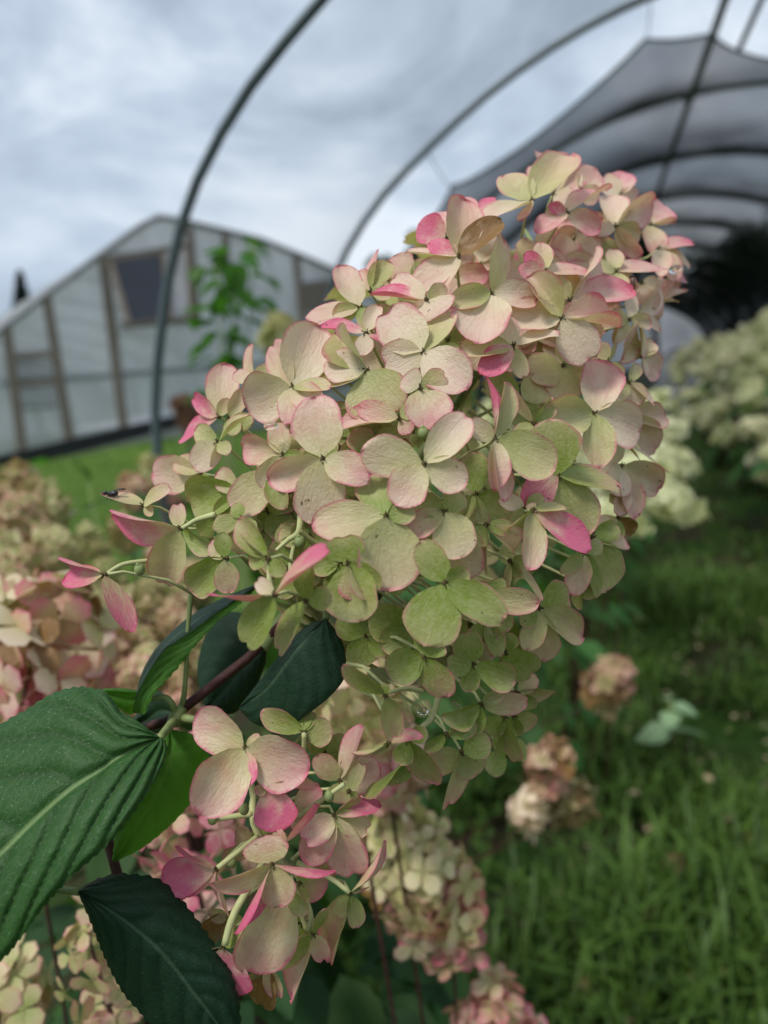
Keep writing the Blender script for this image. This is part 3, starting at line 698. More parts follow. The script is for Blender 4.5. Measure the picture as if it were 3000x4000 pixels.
# ------------------------------------------------------------------ the smaller drooping head below
RB = [P(760, 2840, .305), P(900, 2960, .30), P(985, 3080, .285), P(985, 3170, .278), P(1005, 3250, .276), P(1100, 3380, .282), P(1160, 3520, .284), P(1200, 3640, .285)]
depthB = lambda x, y: .274 + .012 * abs(x - 1080) / 300
def normB(x, y): return ((x - 1080) / 900 + rng.uniform(-.3, .3), -(y - 3250) / 1600 + rng.uniform(-.2, .25), 1)
axisB = lambda c: near_axis(c, RB)
BR2 = thing('drooping_hydrangea_branch', 'smaller loose drooping hydrangea cluster with pink-blushed petals hanging below the large head', 'flower', RB[0])
for cx, cy, f, sp in HEAD_B:
    solve_floret(cx, cy, f, sp, depthB, normB, BR2, lambda x, y: .26, lambda x, y: .36, axisB)
stalk('rachis', RB, [.0018, .0016, .0015, .0014, .0014, .0013, .0012, .001], 'stem_pale', BR2, 30)
stalk('flower_stalk', [P(985, 3180, .277), P(900, 3190, .275), P(825, 3200, .274)], [.0012, .0011, .0012], 'stem_pale', BR2, 10)
stalk('flower_stalk', [P(1005, 3270, .275), P(940, 3320, .268), P(850, 3390, .262)], [.0012, .0010, .0010], 'stem_pale', BR2, 10)
stalk('flower_stalk', [P(1040, 3340, .276), P(970, 3470, .268), P(910, 3580, .264), P(878, 3690, .262)], [.0013, .0014, .0015, .0013], 'stem_pale', BR2, 12)
stalk('flower_stalk', [P(1188, 2865, .28), P(1187, 2920, .282), P(1180, 3000, .286)], [.001, .0009, .0009], 'stem_pale', BR2, 8)
stalk('flower_stalk', [P(1345, 3062, .268), P(1300, 3095, .270), P(1250, 3130, .274), P(1150, 3200, .278)], [.0009, .0009, .001, .001], 'stem_pale', BR2, 8)
stalk('flower_stalk', [P(1160, 3370, .28), P(1290, 3430, .277), P(1365, 3488, .274)], [.0011, .001, .0009], 'stem_pale', BR2, 8)
stalk('flower_stalk', [P(1190, 3500, .28), P(1215, 3580, .278), P(1200, 3640, .276)], [.0011, .001, .0009], 'stem_pale', BR2, 8)
for bx, by, bd in ((953, 3160, .27), (830, 3198, .272), (1015, 3210, .274), (905, 3365, .272), (1285, 3110, .27)):
    mb = MB(); c_ = P(bx, by, bd); mb.ball(c_, .0020, 9, 7, (1, 1, 1.2)); mb.ball(c_ + Vector((0, 0, .002)), .0008, 6, 4)
    link('flower_bud', mb.mesh('flower_bud', MAT['stem_green']), BR2)
# ------------------------------------------------------------------ ground
MAT['soil_grass'] = None
def ground_mat():
    t = NT('trodden_grass'); tc_ = t.n('TexCoord'); ob = tc_.outputs['Object']
    a = t.n('TexNoise', {'Vector': ob, 'Scale': 2.2, 'Detail': 6.0}).outputs[0]
    b = t.n('TexNoise', {'Vector': ob, 'Scale': 26.0, 'Detail': 8.0, 'Roughness': .7}).outputs[0]
    sx = t.n('SeparateXYZ', {0: ob})
    lawn = t.map(sx.outputs[0], -1.6, -2.4)
    g1 = t.mix(b, (0.012, 0.030, 0.006, 1), (0.045, 0.10, 0.016, 1))
    dirt = t.mix(b, (0.022, 0.018, 0.010, 1), (0.060, 0.050, 0.028, 1))
    c = t.mix(t.map(a, .42, .60), dirt, g1)
    g2 = t.mix(b, (0.065, 0.125, 0.020, 1), (0.12, 0.20, 0.035, 1))
    c = t.mix(lawn, c, g2)
    nr = t.n('Bump', {'Strength': .8, 'Distance': .03, 'Height': b}).outputs[0]
    return t.surf(t.n('BsdfPrincipled', {'Base Color': c, 'Roughness': .9, 'Specular IOR Level': .1, 'Normal': nr}).outputs[0])
def gz(x, y):
    bank = sm(-1.55, -6.5, x) if x < -1.55 else 0.0
    h = 1.12 * bank + max(0, (-x - 5)) * .012
    h += .05 * (y - 9) * bank * sm(4, 9, y) * sm(30, 12, y)
    return h + .018 * mnoise.noise(Vector((x * 1.3, y * 1.3, 2)))
xs = np.concatenate([np.linspace(-300, -20, 14), np.linspace(-18, -6, 24), np.linspace(-5.8, 4, 90), np.linspace(5, 20, 16), np.linspace(30, 300, 10)])
ys = np.concatenate([np.linspace(-60, -3, 10), np.linspace(-2, 9, 90), np.linspace(9.3, 20, 30), np.linspace(24, 400, 16)])
gv = [(x, y, gz(x, y)) for y in ys for x in xs]; nx = len(xs)
gf = [(j * nx + i, j * nx + i + 1, (j + 1) * nx + i + 1, (j + 1) * nx + i) for j in range(len(ys) - 1) for i in range(nx - 1)]
mb = MB(); mb.add(gv, gf); tag(link('ground', mb.mesh('ground', ground_mat())), kind='structure')

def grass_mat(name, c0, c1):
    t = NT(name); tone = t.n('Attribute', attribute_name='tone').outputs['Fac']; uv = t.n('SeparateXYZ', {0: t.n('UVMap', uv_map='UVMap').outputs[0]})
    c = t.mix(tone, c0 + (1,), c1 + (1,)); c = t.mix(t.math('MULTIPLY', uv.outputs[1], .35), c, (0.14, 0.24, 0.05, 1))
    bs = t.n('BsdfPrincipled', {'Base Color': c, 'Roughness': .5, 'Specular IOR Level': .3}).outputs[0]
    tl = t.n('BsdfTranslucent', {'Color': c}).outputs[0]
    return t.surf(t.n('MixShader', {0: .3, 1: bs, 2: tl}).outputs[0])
def blades(name, n, xr, yr, hr, wd, mat, label, seed, dens=None):
    R = np.random.RandomState(seed)
    x = R.uniform(*xr, n); y = yr[0] + (yr[1] - yr[0]) * R.rand(n) ** 1.6
    keep = np.array([mnoise.noise(Vector((a * 2.1, b * 2.1, 7.7))) > R.uniform(-.55, .32) for a, b in zip(x, y)])
    x, y = x[keep], y[keep]; n = len(x)
    z = np.array([gz(a, b) for a, b in zip(x, y)])
    h = R.uniform(hr[0], hr[1], n) * (1 + .5 * np.array([mnoise.noise(Vector((a * 1.7, b * 1.7, 1))) for a, b in zip(x, y)]))
    an = R.uniform(0, 6.283, n); lean = R.uniform(.1, 1.1, n) * h; wv = wd * R.uniform(.6, 1.5, n)
    dx, dy = np.cos(an), np.sin(an); px, py = -dy, dx
    V = np.zeros((n, 5, 3)); 
    V[:, 0] = np.stack([x - px * wv, y - py * wv, z - .01], 1); V[:, 1] = np.stack([x + px * wv, y + py * wv, z - .01], 1)
    V[:, 2] = np.stack([x + dx * lean * .35 - px * wv * .8, y + dy * lean * .35 - py * wv * .8, z + h * .62], 1)
    V[:, 3] = np.stack([x + dx * lean * .35 + px * wv * .8, y + dy * lean * .35 + py * wv * .8, z + h * .62], 1)
    V[:, 4] = np.stack([x + dx * lean, y + dy * lean, z + h * (1 - .25 * (lean / h) ** 2)], 1)
    m = bpy.data.meshes.new(name); o5 = np.arange(n) * 5
    fa = np.stack([o5, o5 + 1, o5 + 3, o5, o5 + 3, o5 + 2, o5 + 2, o5 + 3, o5 + 4], 1).reshape(-1)
    m.vertices.add(n * 5); m.vertices.foreach_set('co', V.reshape(-1)); m.loops.add(n * 9); m.loops.foreach_set('vertex_index', fa.astype(np.int32))
    m.polygons.add(n * 3); m.polygons.foreach_set('loop_start', np.arange(n * 3) * 3); m.update(calc_edges=True)
    t_ = m.attributes.new('tone', 'FLOAT', 'POINT'); t_.data.foreach_set('value', np.repeat(R.rand(n), 5).astype(np.float32))
    u_ = m.uv_layers.new(name='UVMap'); hh = np.array([0, 0, .62, .62, 1.0])[fa % 5]; u_.data.foreach_set('uv', np.stack([hh * 0 + .5, hh], 1).astype(np.float32).ravel())
    m.materials.append(mat); m.validate()
    return tag(link(name, m), label, 'grass', kind='stuff')
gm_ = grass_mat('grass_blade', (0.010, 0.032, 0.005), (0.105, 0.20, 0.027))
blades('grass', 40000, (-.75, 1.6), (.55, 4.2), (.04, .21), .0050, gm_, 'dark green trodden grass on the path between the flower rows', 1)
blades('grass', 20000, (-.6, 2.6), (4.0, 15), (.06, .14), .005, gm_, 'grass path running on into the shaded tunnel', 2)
def clover(name, n, seed, label):
    R_ = random.Random(seed); mb = MB()
    for i in range(n):
        x, y = R_.uniform(-.5, 1.5), .8 + 4 * R_.random() ** 1.7
        if mnoise.noise(Vector((x * 1.6, y * 1.6, 3.3))) < R_.uniform(-.3, .3): continue
        z = gz(x, y) + R_.uniform(.02, .10); s_ = R_.uniform(.010, .024); tn = R_.random()
        for k in range(3):
            a = R_.uniform(0, 6.28); d_ = Vector((math.cos(a), math.sin(a), R_.uniform(-.2, .5))).normalized(); p_ = Vector((-d_.y, d_.x, 0)).normalized() * s_ * .55; c = Vector((x, y, z))
            mb.add([c, c + d_ * s_ * .9 - p_, c + d_ * s_ * 1.8, c + d_ * s_ * .9 + p_], [(0, 1, 2, 3)], [(.5, 0), (0, .3), (.5, .6), (1, .3)], None, tn)
    return tag(link(name, mb.mesh(name, gm_, False)), label, 'weeds', kind='stuff')
def litter(name, n, seed, label):
    R_ = random.Random(seed); mb = MB()
    for i in range(n):
        x, y = R_.uniform(-.35, 1.5), .9 + 3.6 * R_.random() ** 1.5; s_ = R_.uniform(.008, .024); a = R_.uniform(0, 6.28); c = Vector((x, y, gz(x, y) + R_.uniform(.03, .11)))
        d_ = Vector((math.cos(a), math.sin(a), R_.uniform(-.3, .3))) * s_; p_ = Vector((-math.sin(a), math.cos(a), R_.uniform(-.3, .3))) * s_ * .6
        mb.add([c - d_, c - p_, c + d_, c + p_, c + Vector((0, 0, s_ * .25))], [(0, 1, 4), (1, 2, 4), (2, 3, 4), (3, 0, 4)], None, None, R_.random())
    return tag(link(name, mb.mesh(name, simple('dry_litter', (0.34, 0.27, 0.16), .9, .1, 0, .6, 25), False)), label, 'litter', kind='stuff')
litter('leaf_litter', 260, 6, 'tan fallen petals and leaf scraps scattered through the path grass')
clover('ground_weeds', 5200, 4, 'small broad-leaved weeds among the path grass')
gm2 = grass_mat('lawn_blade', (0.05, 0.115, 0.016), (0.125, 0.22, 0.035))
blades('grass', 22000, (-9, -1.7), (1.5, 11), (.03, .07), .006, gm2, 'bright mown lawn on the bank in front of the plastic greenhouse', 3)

# ------------------------------------------------------------------ hoop tunnel
MAT['pipe'] = simple('galvanised_pipe', (0.085, 0.11, 0.115), .45, .5, .35, .3, 8)
MAT['pipe_far'] = MAT['pipe']
XR = .57
prof = [(-1.27, -.3), (-1.26, .5), (-1.235, 1.23), (-1.144, 1.59), (-1.01, 1.87), (-.81, 2.09), (-.57, 2.255), (-.31, 2.40), (-.04, 2.51), (.25, 2.58), (.57, 2.605)]
prof = prof + [(2 * XR - x, z) for x, z in reversed(prof[:-1])]
PR = spline(prof, 120)
def on_prof(s_, k=1.0):
    """s_ in 0..1 along the hoop; k scales about the axis"""
    q = s_ * 119; i = min(118, int(q)); t_ = q - i; p = PR[i] * (1 - t_) + PR[i + 1] * t_
    return XR + (p[0] - XR) * k, 1.3 + (p[1] - 1.3) * k
Y1, SPC = 1.82, 1.21
TUN = thing('hoop_tunnel_frame', 'row of dark metal hoops with ridge pipe arching over the flower rows', 'tunnel', (XR, Y1, 0))
for k in range(0, 13):
    y = Y1 + SPC * k; mb = MB(); mb.tube([(p[0], y, p[1]) for p in PR[::2]] + [(PR[-1][0], y, PR[-1][1])], .0145, 10)
    link('hoop', mb.mesh('hoop', MAT['pipe']), TUN)
mb = MB(); mb.tube([(XR, .2, 2.572), (XR, Y1 + SPC * 12 + .2, 2.572)], .016, 10); link('ridge_pipe', mb.mesh('ridge_pipe', MAT['pipe']), TUN)
rr = ray(1604 * K, 90 * K); t_ = 3.55 / rr[1]; q = CAM + rr * t_
mb = MB(); mb.tube([(q[0], .2, q[2]), (q[0], 3.62, q[2])], .012, 8); link('purlin', mb.mesh('purlin', MAT['pipe']), TUN)
for k in range(0, 13):
    mb = MB(); y = Y1 + SPC * k; mb.box((XR - .03, y, 2.588), (XR + .03, y, 2.588), (0, .022, 0), (0, 0, .007)); link('clamp', mb.mesh('clamp', MAT['pipe'], False), TUN)

def net_mat(name, k):
    t = NT(name)
    lw = t.n('LayerWeight', {'Blend': .5}).outputs['Facing']
    cosv = t.math('MAXIMUM', t.math('SUBTRACT', 1.0, lw), .07)
    tr = t.math('EXPONENT', t.math('DIVIDE', -k, cosv))
    nz = t.n('TexNoise', {'Vector': t.n('TexCoord').outputs['Object'], 'Scale': 2.5, 'Detail': 3.0}).outputs[0]
    fac = t.math('MULTIPLY', t.math('SUBTRACT', 1.0, tr), t.map(nz, .2, .8, .9, 1.05), clamp=True)
    df = t.n('BsdfDiffuse', {'Color': (0.042, 0.048, 0.060, 1)}).outputs[0]
    return t.surf(t.n('MixShader', {0: fac, 1: t.n('BsdfTransparent').outputs[0], 2: df}).outputs[0])
def net(name, s0, s1, y0, y1, sag, k, parent, front=None, ns=90, per=10):
    ny = max(3, int((y1 - y0) / SPC * per)); vs_ = []
    for j in range(ny + 1):
        for i in range(ns + 1):
            s_ = s0 + (s1 - s0) * i / ns
            yy = y0 + (y1 - y0) * j / ny
            if front is not None:
                f_ = front(s_); yy = max(yy, f_) if j else f_
            fr = ((yy - Y1) / SPC) % 1.0
            kk = 1.008 - sag * math.sin(math.pi * fr) ** .8 * (.75 + .25 * math.sin(s_ * 9)) * (1 if front is None else sm(0, .55, yy - front(s_)))
            x, z = on_prof(s_, kk); vs_.append((x, yy, z + .006 * mnoise.noise(Vector((x * 3, yy * 3, 0)))))
    n1_ = ns + 1; fs = [(j * n1_ + i, j * n1_ + i + 1, (j + 1) * n1_ + i + 1, (j + 1) * n1_ + i) for j in range(ny) for i in range(ns)]
    mb = MB(); mb.add(vs_, fs); return link(name, mb.mesh(name, net_mat(name + '_weave', k)), parent)
# scalloped front edge with tie points
ties = [(.16, 3.9), (.349, 3.62), (.467, 3.40), (.502, 3.57), (.60, 3.75), (.72, 3.6), (.86, 3.9)]
def front(s_):
    for (a, ya), (b, yb) in zip(ties, ties[1:]):
        if s_ <= b:
            t_ = (s_ - a) / (b - a); return ya + (yb - ya) * t_ + (.36 if b - a > .05 else .05) * math.sin(math.pi * max(0, t_)) ** .7
    return ties[-1][1]
NET = thing('shade_net', 'dark shade netting draped over the far hoops with a scalloped tied front edge', 'net', (XR, 3.5, 2.6))
net('net_sheet', .16, .86, 3.36, Y1 + SPC * 12, .10, .50, NET, front, ns=160, per=12)
net('side_sheet', .03, .17, Y1 + SPC * 4, Y1 + SPC * 12, .03, .45, NET, None, 20)
net('side_sheet', .60, .97, Y1 + SPC * 5, Y1 + SPC * 12, .03, .42, NET, None, 20)
mb = MB(); fp = [(on_prof(.16 + .70 * i / 200, 1.006), front(.16 + .70 * i / 200)) for i in range(201)]
mb.tube([(a[0], y, a[1]) for a, y in fp], .007, 6); link('edge_cord', mb.mesh('edge_cord', MAT['pipe']), NET)
for q, yq in ties[1:5]:
    x, z = on_prof(q); mb = MB(); mb.tube([(x, yq, z), (x, yq - .17, z - .035), (x, Y1 + SPC, z)], .0022, 5); link('tie_string', mb.mesh('tie_string', MAT['pipe']), NET)
# end curtain of the net
xe = Y1 + SPC * 12 + .02; mb = MB(); pts = [on_prof(.40 + .58 * i / 40, .995) for i in range(41)]
cen = (XR + .3, xe, .0); mb.add([cen] + [(a, xe + .04 * math.sin(a * 6), b) for a, b in pts] , [(0, i + 1, i + 2) for i in range(40)])
link('end_curtain', mb.mesh('end_curtain', net_mat('end_curtain_weave', 1.5)), NET)
FN = thing('insect_net', 'thin pale mesh stretched between the two nearest hoops', 'net', (XR, Y1, 2.6))
net('net_sheet', .12, .88, Y1, Y1 + SPC, .06, .045, FN)

# ------------------------------------------------------------------ plastic greenhouse on the bank
GA, GB = D(0, 1000, 9.5), D(390, 907, 11.2)
gd = Vector((GB.x - GA.x, GB.y - GA.y, 0)).normalized(); gn = Vector((gd.y, -gd.x, 0))
if gn.dot(Vector(CAM) - GA) < 0: gn = -gn
def G(x, y, off=0.0):
    """display pixel -> gable plane (off metres towards the camera)"""
    r_ = Vector(ray(x * K, y * K)); o_ = GA + gn * off; c_ = Vector(CAM)
    return c_ + r_ * ((o_ - c_).dot(gn) / r_.dot(gn))
def plastic(name, col, alpha, transl):
    t = NT(name); ob = t.n('TexCoord').outputs['Object']
    mp_ = t.n('Mapping', {'Vector': ob, 'Scale': (1.0, 1.0, .5), 'Rotation': (.5, .4, .3)}).outputs[0]
    a = t.n('TexNoise', {'Vector': mp_, 'Scale': 1.1, 'Detail': 5.0, 'Distortion': 1.5}).outputs[0]
    c = t.mix(t.map(a, .3, .7), tuple(q_ * .75 for q_ in col) + (1,), col + (1,))
    nr = t.n('Bump', {'Strength': .5, 'Distance': .1, 'Height': a}).outputs[0]
    bs = t.n('BsdfPrincipled', {'Base Color': c, 'Roughness': .35, 'Specular IOR Level': .45, 'Normal': nr}).outputs[0]
    tl = t.n('BsdfTranslucent', {'Color': c}).outputs[0]
    m1 = t.n('MixShader', {0: transl, 1: bs, 2: tl}).outputs[0]
    return t.surf(t.n('MixShader', {0: alpha, 1: t.n('BsdfTransparent').outputs[0], 2: m1}).outputs[0])
MAT['film'] = plastic('greenhouse_film', (0.66, 0.67, 0.69), .80, .42)
MAT['film_roof'] = plastic('greenhouse_roof_film', (0.80, 0.82, 0.85), .72, .5)
MAT['timber'] = simple('weathered_timber', (0.20, 0.165, 0.135), .8, .2, 0, .3, 6, .2)
MAT['rafter'] = simple('grey_rafter', (0.25, 0.26, 0.27), .6, .3, 0, .2, 6)
MAT['black'] = simple('black_skirt', (0.012, 0.013, 0.016), .5, .4, 0, .3, 5)
MAT['screen'] = simple('dark_vent_screen', (0.020, 0.024, 0.034), .35, .5, 0, .35, 3)
GH = thing('plastic_greenhouse', 'pale plastic-covered greenhouse with timber-framed gable on the lawn', 'greenhouse', G(340, 920))
out = [(-175, 1042), (-165, 880), (-120, 806), (0, 712), (100, 635), (225, 543), (300, 490), (340, 470), (380, 476), (420, 486), (560, 519), (640, 551), (740, 594), (810, 650), (840, 720), (850, 800)]
rim_ = [G(*p) for p in out]
mb = MB(); cen = G(340, 800); mb.add([cen] + rim_, [(0, i + 1, i + 2) for i in range(len(rim_) - 1)] + [(0, len(rim_), 1)]); link('gable_film', mb.mesh('gable_film', MAT['film'], False), GH)
deep = -gn * 14
mb = MB(); n_ = len(rim_); mb.add([p + gn * .05 for p in rim_] + [p + deep for p in rim_], [(i, i + 1, n_ + i + 1, n_ + i) for i in range(n_ - 1)]); link('roof_film', mb.mesh('roof_film', MAT['film_roof']), GH)
mb = MB(); mb.add([cen + deep] + [p + deep for p in rim_], [(0, i + 1, i + 2) for i in range(n_ - 1)] + [(0, n_, 1)]); link('back_film', mb.mesh('back_film', MAT['film'], False), GH)
for a, b in ((slice(1, 8), 0), (slice(7, 16), 1)):
    mb = MB(); mb.tube([p + gn * .06 for p in rim_[a]], .045, 8); link('rafter', mb.mesh('rafter', MAT['rafter']), GH)
for j in range(1, 7):
    mb = MB(); mb.tube([p - gn * 2.0 * j + Vector((0, 0, -.02)) for p in rim_[1:]], .03, 6); link('roof_hoop', mb.mesh('roof_hoop', MAT['rafter']), GH)
def bar(name, p, q, wd, mat, dep=.04, off=.06):
    a, b = G(*p, off=off), G(*q, off=off); d_ = (b - a).normalized(); s_ = d_.cross(gn).normalized()
    mb = MB(); mb.box(a, b, s_ * wd, gn * dep); return link(name, mb.mesh(name, MAT[mat], False), GH)
for p, q_, wd in (((100, 637), (152, 957), .055), ((14, 706), (50, 985), .055), ((222, 548), (268, 930), .06), ((409, 492), (425, 690), .05), ((487, 505), (494, 640), .045), ((640, 554), (660, 760), .05), ((736, 596), (752, 740), .045)):
    bar('post', p, q_, wd, 'timber')
bar('rail', (0, 829), (700, 775), .035, 'rafter', .02, .03)
bar('rail', (236, 562), (410, 532), .05, 'timber', .045, .065)
bar('rail', (266, 702), (425, 688), .045, 'timber', .045, .065)
# slatted frame between the two left posts
for y0, y1 in ((771, 767), (790, 786), (812, 808), (830, 826), (848, 844), (868, 864), (884, 880)):
    bar('slat', (30, y0), (122, y1 - 3), .022 if y0 not in (771, 830) else .045, 'timber' if y0 in (771, 830) else 'rafter', .02, .05)
# hinged vent window, propped outwards at the bottom
wf = tag(link('vent_window', None, GH, Matrix.Translation(G(320, 620, .1))))
def wpane(name, pts, mat, th=.01):
    mb = MB(); f_ = [Vector(p) for p in pts]; b_ = [p - gn * th for p in f_]
    mb.add(f_ + b_, [(0, 1, 2, 3), (7, 6, 5, 4)] + [(i, 4 + i, 4 + (i + 1) % 4, (i + 1) % 4) for i in range(4)]); return link(name, mb.mesh(name, MAT[mat], False), wf)
wpane('dark_pane', [G(246, 566, .11), G(352, 548, .11), G(368, 690, .42), G(284, 697, .42)], 'screen')
wpane('light_pane', [G(354, 548, .11), G(402, 538, .11), G(410, 684, .40), G(370, 690, .42)], 'film')
def wbar(p, q_, wd):
    a, b = Vector(p), Vector(q_); d_ = (b - a).normalized(); s_ = d_.cross(gn).normalized(); mb = MB(); mb.box(a, b, s_ * wd, gn * .02); link('window_frame', mb.mesh('window_frame', MAT['timber'], False), wf)
for p, q_ in ((G(240, 567, .13), G(278, 700, .45)), (G(278, 700, .45), G(412, 686, .43)), (G(405, 537, .13), G(412, 686, .43)), (G(353, 549, .14), G(369, 690, .45))): wbar(p, q_, .03)
wpane('sill_panel', [G(640, 612, .08), G(735, 600, .08), G(742, 668, .08), G(652, 676, .08)], 'timber')
mb = MB(); A_, B_ = G(-175, 1032, .1), G(850, 795, .1); mb.box(A_ + Vector((0, 0, -.06)), B_ + Vector((0, 0, -.06)), gn * .05, Vector((0, 0, .11))); link('base_skirt', mb.mesh('base_skirt', MAT['black'], False), GH)
MAT['footing'] = simple('pale_footing', (0.30, 0.31, 0.29), .9, .1, 0, .2, 5)
mb = MB(); mb.box(A_ + Vector((0, 0, -.55)), B_ + Vector((0, 0, -.45)), gn * .06, Vector((0, 0, .36))); link('footing', mb.mesh('footing', MAT['footing'], False), GH)

# ------------------------------------------------------------------ reusable leaf / floret meshes
def leaf_mesh(i, mat, nu=7, fold=.25, droop=.3, wid=.5):
    q = random.Random(i); mb = MB(); vs_ = []; uv = []
    for a in range(nu):
        t_ = a / (nu - 1); h = wid * .5 * math.sin(math.pi * t_ ** .8) ** .9
        for s_ in (-1, -.5, 0, .5, 1):
            vs_.append((s_ * h, t_, fold * abs(s_) * h - droop * t_ * t_ + .02 * math.sin(9 * t_ + 3 * s_ + i))); uv.append((.5 + .5 * s_, t_))
    fs = [(a * 5 + k, a * 5 + k + 1, a * 5 + k + 6, a * 5 + k + 5) for a in range(nu - 1) for k in range(4)]
    mb.add(vs_, fs, uv); return mb.mesh('leaf', MAT[mat])
LEAF = [leaf_mesh(i, 'leaf_bg', droop=.15 + .12 * i) for i in range(4)]
LEAFL = [leaf_mesh(i, 'leaf_shaded', droop=.15 + .12 * i) for i in range(4)]
LEAFB = [leaf_mesh(i + 9, 'leaf_bright', droop=.1 + .12 * i, wid=.85) for i in range(3)]
def floret_verts(mb, c, n, size, q, tone):
    n = n.normalized(); e1 = n.orthogonal().normalized(); e2 = n.cross(e1); a0 = q.uniform(0, 6.28)
    for k in range(4):
        an = a0 + k * 1.571 + q.uniform(-.15, .15); L = size * q.uniform(.8, 1.1); up = q.uniform(-.2, .45)
        Th = (e1 * math.cos(an) + e2 * math.sin(an) + n * up).normalized(); W_ = n.cross(Th).normalized() * L * .44
        p = [c + Th * L * .03, c + Th * L * .45 - W_ * .85, c + Th * L * .45 + W_ * .85, c + Th * L * .82 - W_ * .75 - n * L * .05, c + Th * L * .82 + W_ * .75 - n * L * .05, c + Th * L - n * L * .1, c + Th * L * .55 + n * L * .02]
        mb.add(p, [(0, 6, 1), (0, 2, 6), (1, 6, 3), (6, 2, 4), (3, 6, 5), (6, 4, 5)],
               [(.5, 0), (.1, .45), (.9, .45), (.2, .82), (.8, .82), (.5, 1), (.5, .55)], [(0, 0), (.95, .45), (.95, .45), (.95, .82), (.95, .82), (1, 1), (.1, .55)], tone)
def head_mesh(i, n=75, size=.16, mat='sepal'):
    q = random.Random(100 + i); mb = MB()
    for k in range(n):
        z = 1 - 2 * (k + .5) / n; ph = k * 2.39996 + q.uniform(-.2, .2); r_ = math.sqrt(1 - z * z)
        taper = 1 - .38 * (z * .5 + .5)
        nv = Vector((r_ * math.cos(ph), r_ * math.sin(ph), z * .8)); c = Vector((r_ * math.cos(ph) * taper * .62, r_ * math.sin(ph) * taper * .62, z * .8)) * q.uniform(.7, 1.15)
        floret_verts(mb, c, nv + Vector((q.uniform(-.7, .7), q.uniform(-.7, .7), q.uniform(-.5, .6))), size * q.uniform(.85, 1.35) * 1.35, q, q.random())
    mb.tube([(0, 0, -.85), (0, 0, .6)], .03, 5)
    return mb.mesh('flower_head', MAT[mat])
HEADS = [head_mesh(i) for i in range(4)]; HEADW = [head_mesh(i + 4, mat='sepal_white') for i in range(4)]
FLO = []
for i in range(6):
    q = random.Random(300 + i); mb = MB(); floret_verts(mb, Vector((0, 0, 0)), Vector((0, 0, 1)), 1.0, q, q.random()); mb.tube([(0, 0, 0), (0, 0, -.9)], .035, 5); FLO.append(mb.mesh('floret', MAT['sepal']))

def place(name, mesh, parent, c, zdir, sc, roll=0.0):
    R_ = Vector(zdir).normalized().to_track_quat('Z', 'Y').to_matrix().to_4x4() @ Matrix.Rotation(roll, 4, 'Z')
    s3 = sc if isinstance(sc, (tuple, list)) else (sc, sc, sc)
    return link(name, mesh, parent, Matrix.Translation(Vector(c)) @ R_ @ Matrix.Diagonal((s3[0], s3[1], s3[2], 1)))
def put_leaf(parent, c, direction, L, q, meshes=LEAF):
    d_ = Vector(direction).normalized(); up = Vector((q.uniform(-.5, .5), q.uniform(-.5, .5), 1)); x_ = d_.cross(up).normalized(); n_ = x_.cross(d_).normalized()
    M = Matrix.Identity(4)
    for r in range(3): M[r][0] = x_[r] * L; M[r][1] = d_[r] * L; M[r][2] = n_[r] * L; M[r][3] = c[r]
    return link('leaf', meshes[q.randrange(len(meshes))], parent, M)
def near_head(label, c, axis, la, lb, n, fs, pink, green, seed, stem_to=None, name='hydrangea_flower_head', group=None, brown=0.0):
    q = random.Random(seed); ax = Vector(axis).normalized(); e1 = ax.orthogonal().normalized(); e2 = ax.cross(e1)
    base = Vector(c) - ax * la * .95
    T = thing(name, label, 'flower', base, group)
    for k in range(n):
        z = 1 - 2 * (k + .5) / n; ph = k * 2.39996 + q.uniform(-.3, .3); r_ = math.sqrt(1 - z * z); tp = 1 - .3 * (z * .5 + .5)
        nv = e1 * r_ * math.cos(ph) + e2 * r_ * math.sin(ph) + ax * z * .8
        p = Vector(c) + (e1 * math.cos(ph) + e2 * math.sin(ph)) * (r_ * tp * lb * q.uniform(.66, 1.22)) + ax * (z * la * q.uniform(.8, 1.15))
        nv = nv + Vector((q.uniform(-.8, .8), q.uniform(-.8, .8), q.uniform(-.6, .7)))
        o = place('floret', FLO[q.randrange(6)], T, p, nv, fs * q.uniform(.8, 1.2), q.uniform(0, 6))
        o.color = (min(1, max(0, pink(nv) + q.uniform(-.2, .25))), min(1, max(0, green(nv) + q.uniform(-.25, .25))), 1.0 if q.random() < .03 else brown * q.uniform(.5, 1.3), 1)
    mb = MB(); e_ = Vector(stem_to) if stem_to is not None else base - ax * .12
    mb.tube([Vector(c) + ax * la * .7, base, base.lerp(e_, .5) + Vector((0, 0, .01)), e_], [.001, .0014, .0016, .002], 7); link('stem', mb.mesh('stem', MAT['stem_red']), T)
    return T

# ------------------------------------------------------------------ heads near the camera, out of focus
near_head('blurred pink and cream flower head beside the curled leaf', D(70, 1425, .52), camvec((.25, .9, .1)), .060, .060, 60, .026, lambda n: .85 - .85 * max(0, n.z), lambda n: .35, 1, (-.45, .35, 0))
near_head('blurred cream-to-pink cone of florets behind the drooping cluster', D(900, 1890, .60), camvec((-.42, .85, .1)), .074, .040, 110, .0165, lambda n: .35 - .5 * n.z, lambda n: .5, 2, (-.22, .52, 0))
near_head('low pink head partly cut off below the cream cone', D(1070, 2235, .62), camvec((.1, 1, .1)), .045, .04, 50, .017, lambda n: .7, lambda n: .3, 3, (-.14, .6, 0))
near_head('dull pink head low beside the deep green drooping leaf', D(0, 2180, .46), camvec((.1, 1, 0)), .036, .034, 34, .016, lambda n: .35, lambda n: .6, 4, (-.3, .3, 0))
near_head('sparse pink and green florets under the broad ribbed leaf', D(215, 2105, .42), camvec((-.3, 1, 0)), .038, .02, 18, .0135, lambda n: .5, lambda n: .55, 5, (-.25, .3, 0))
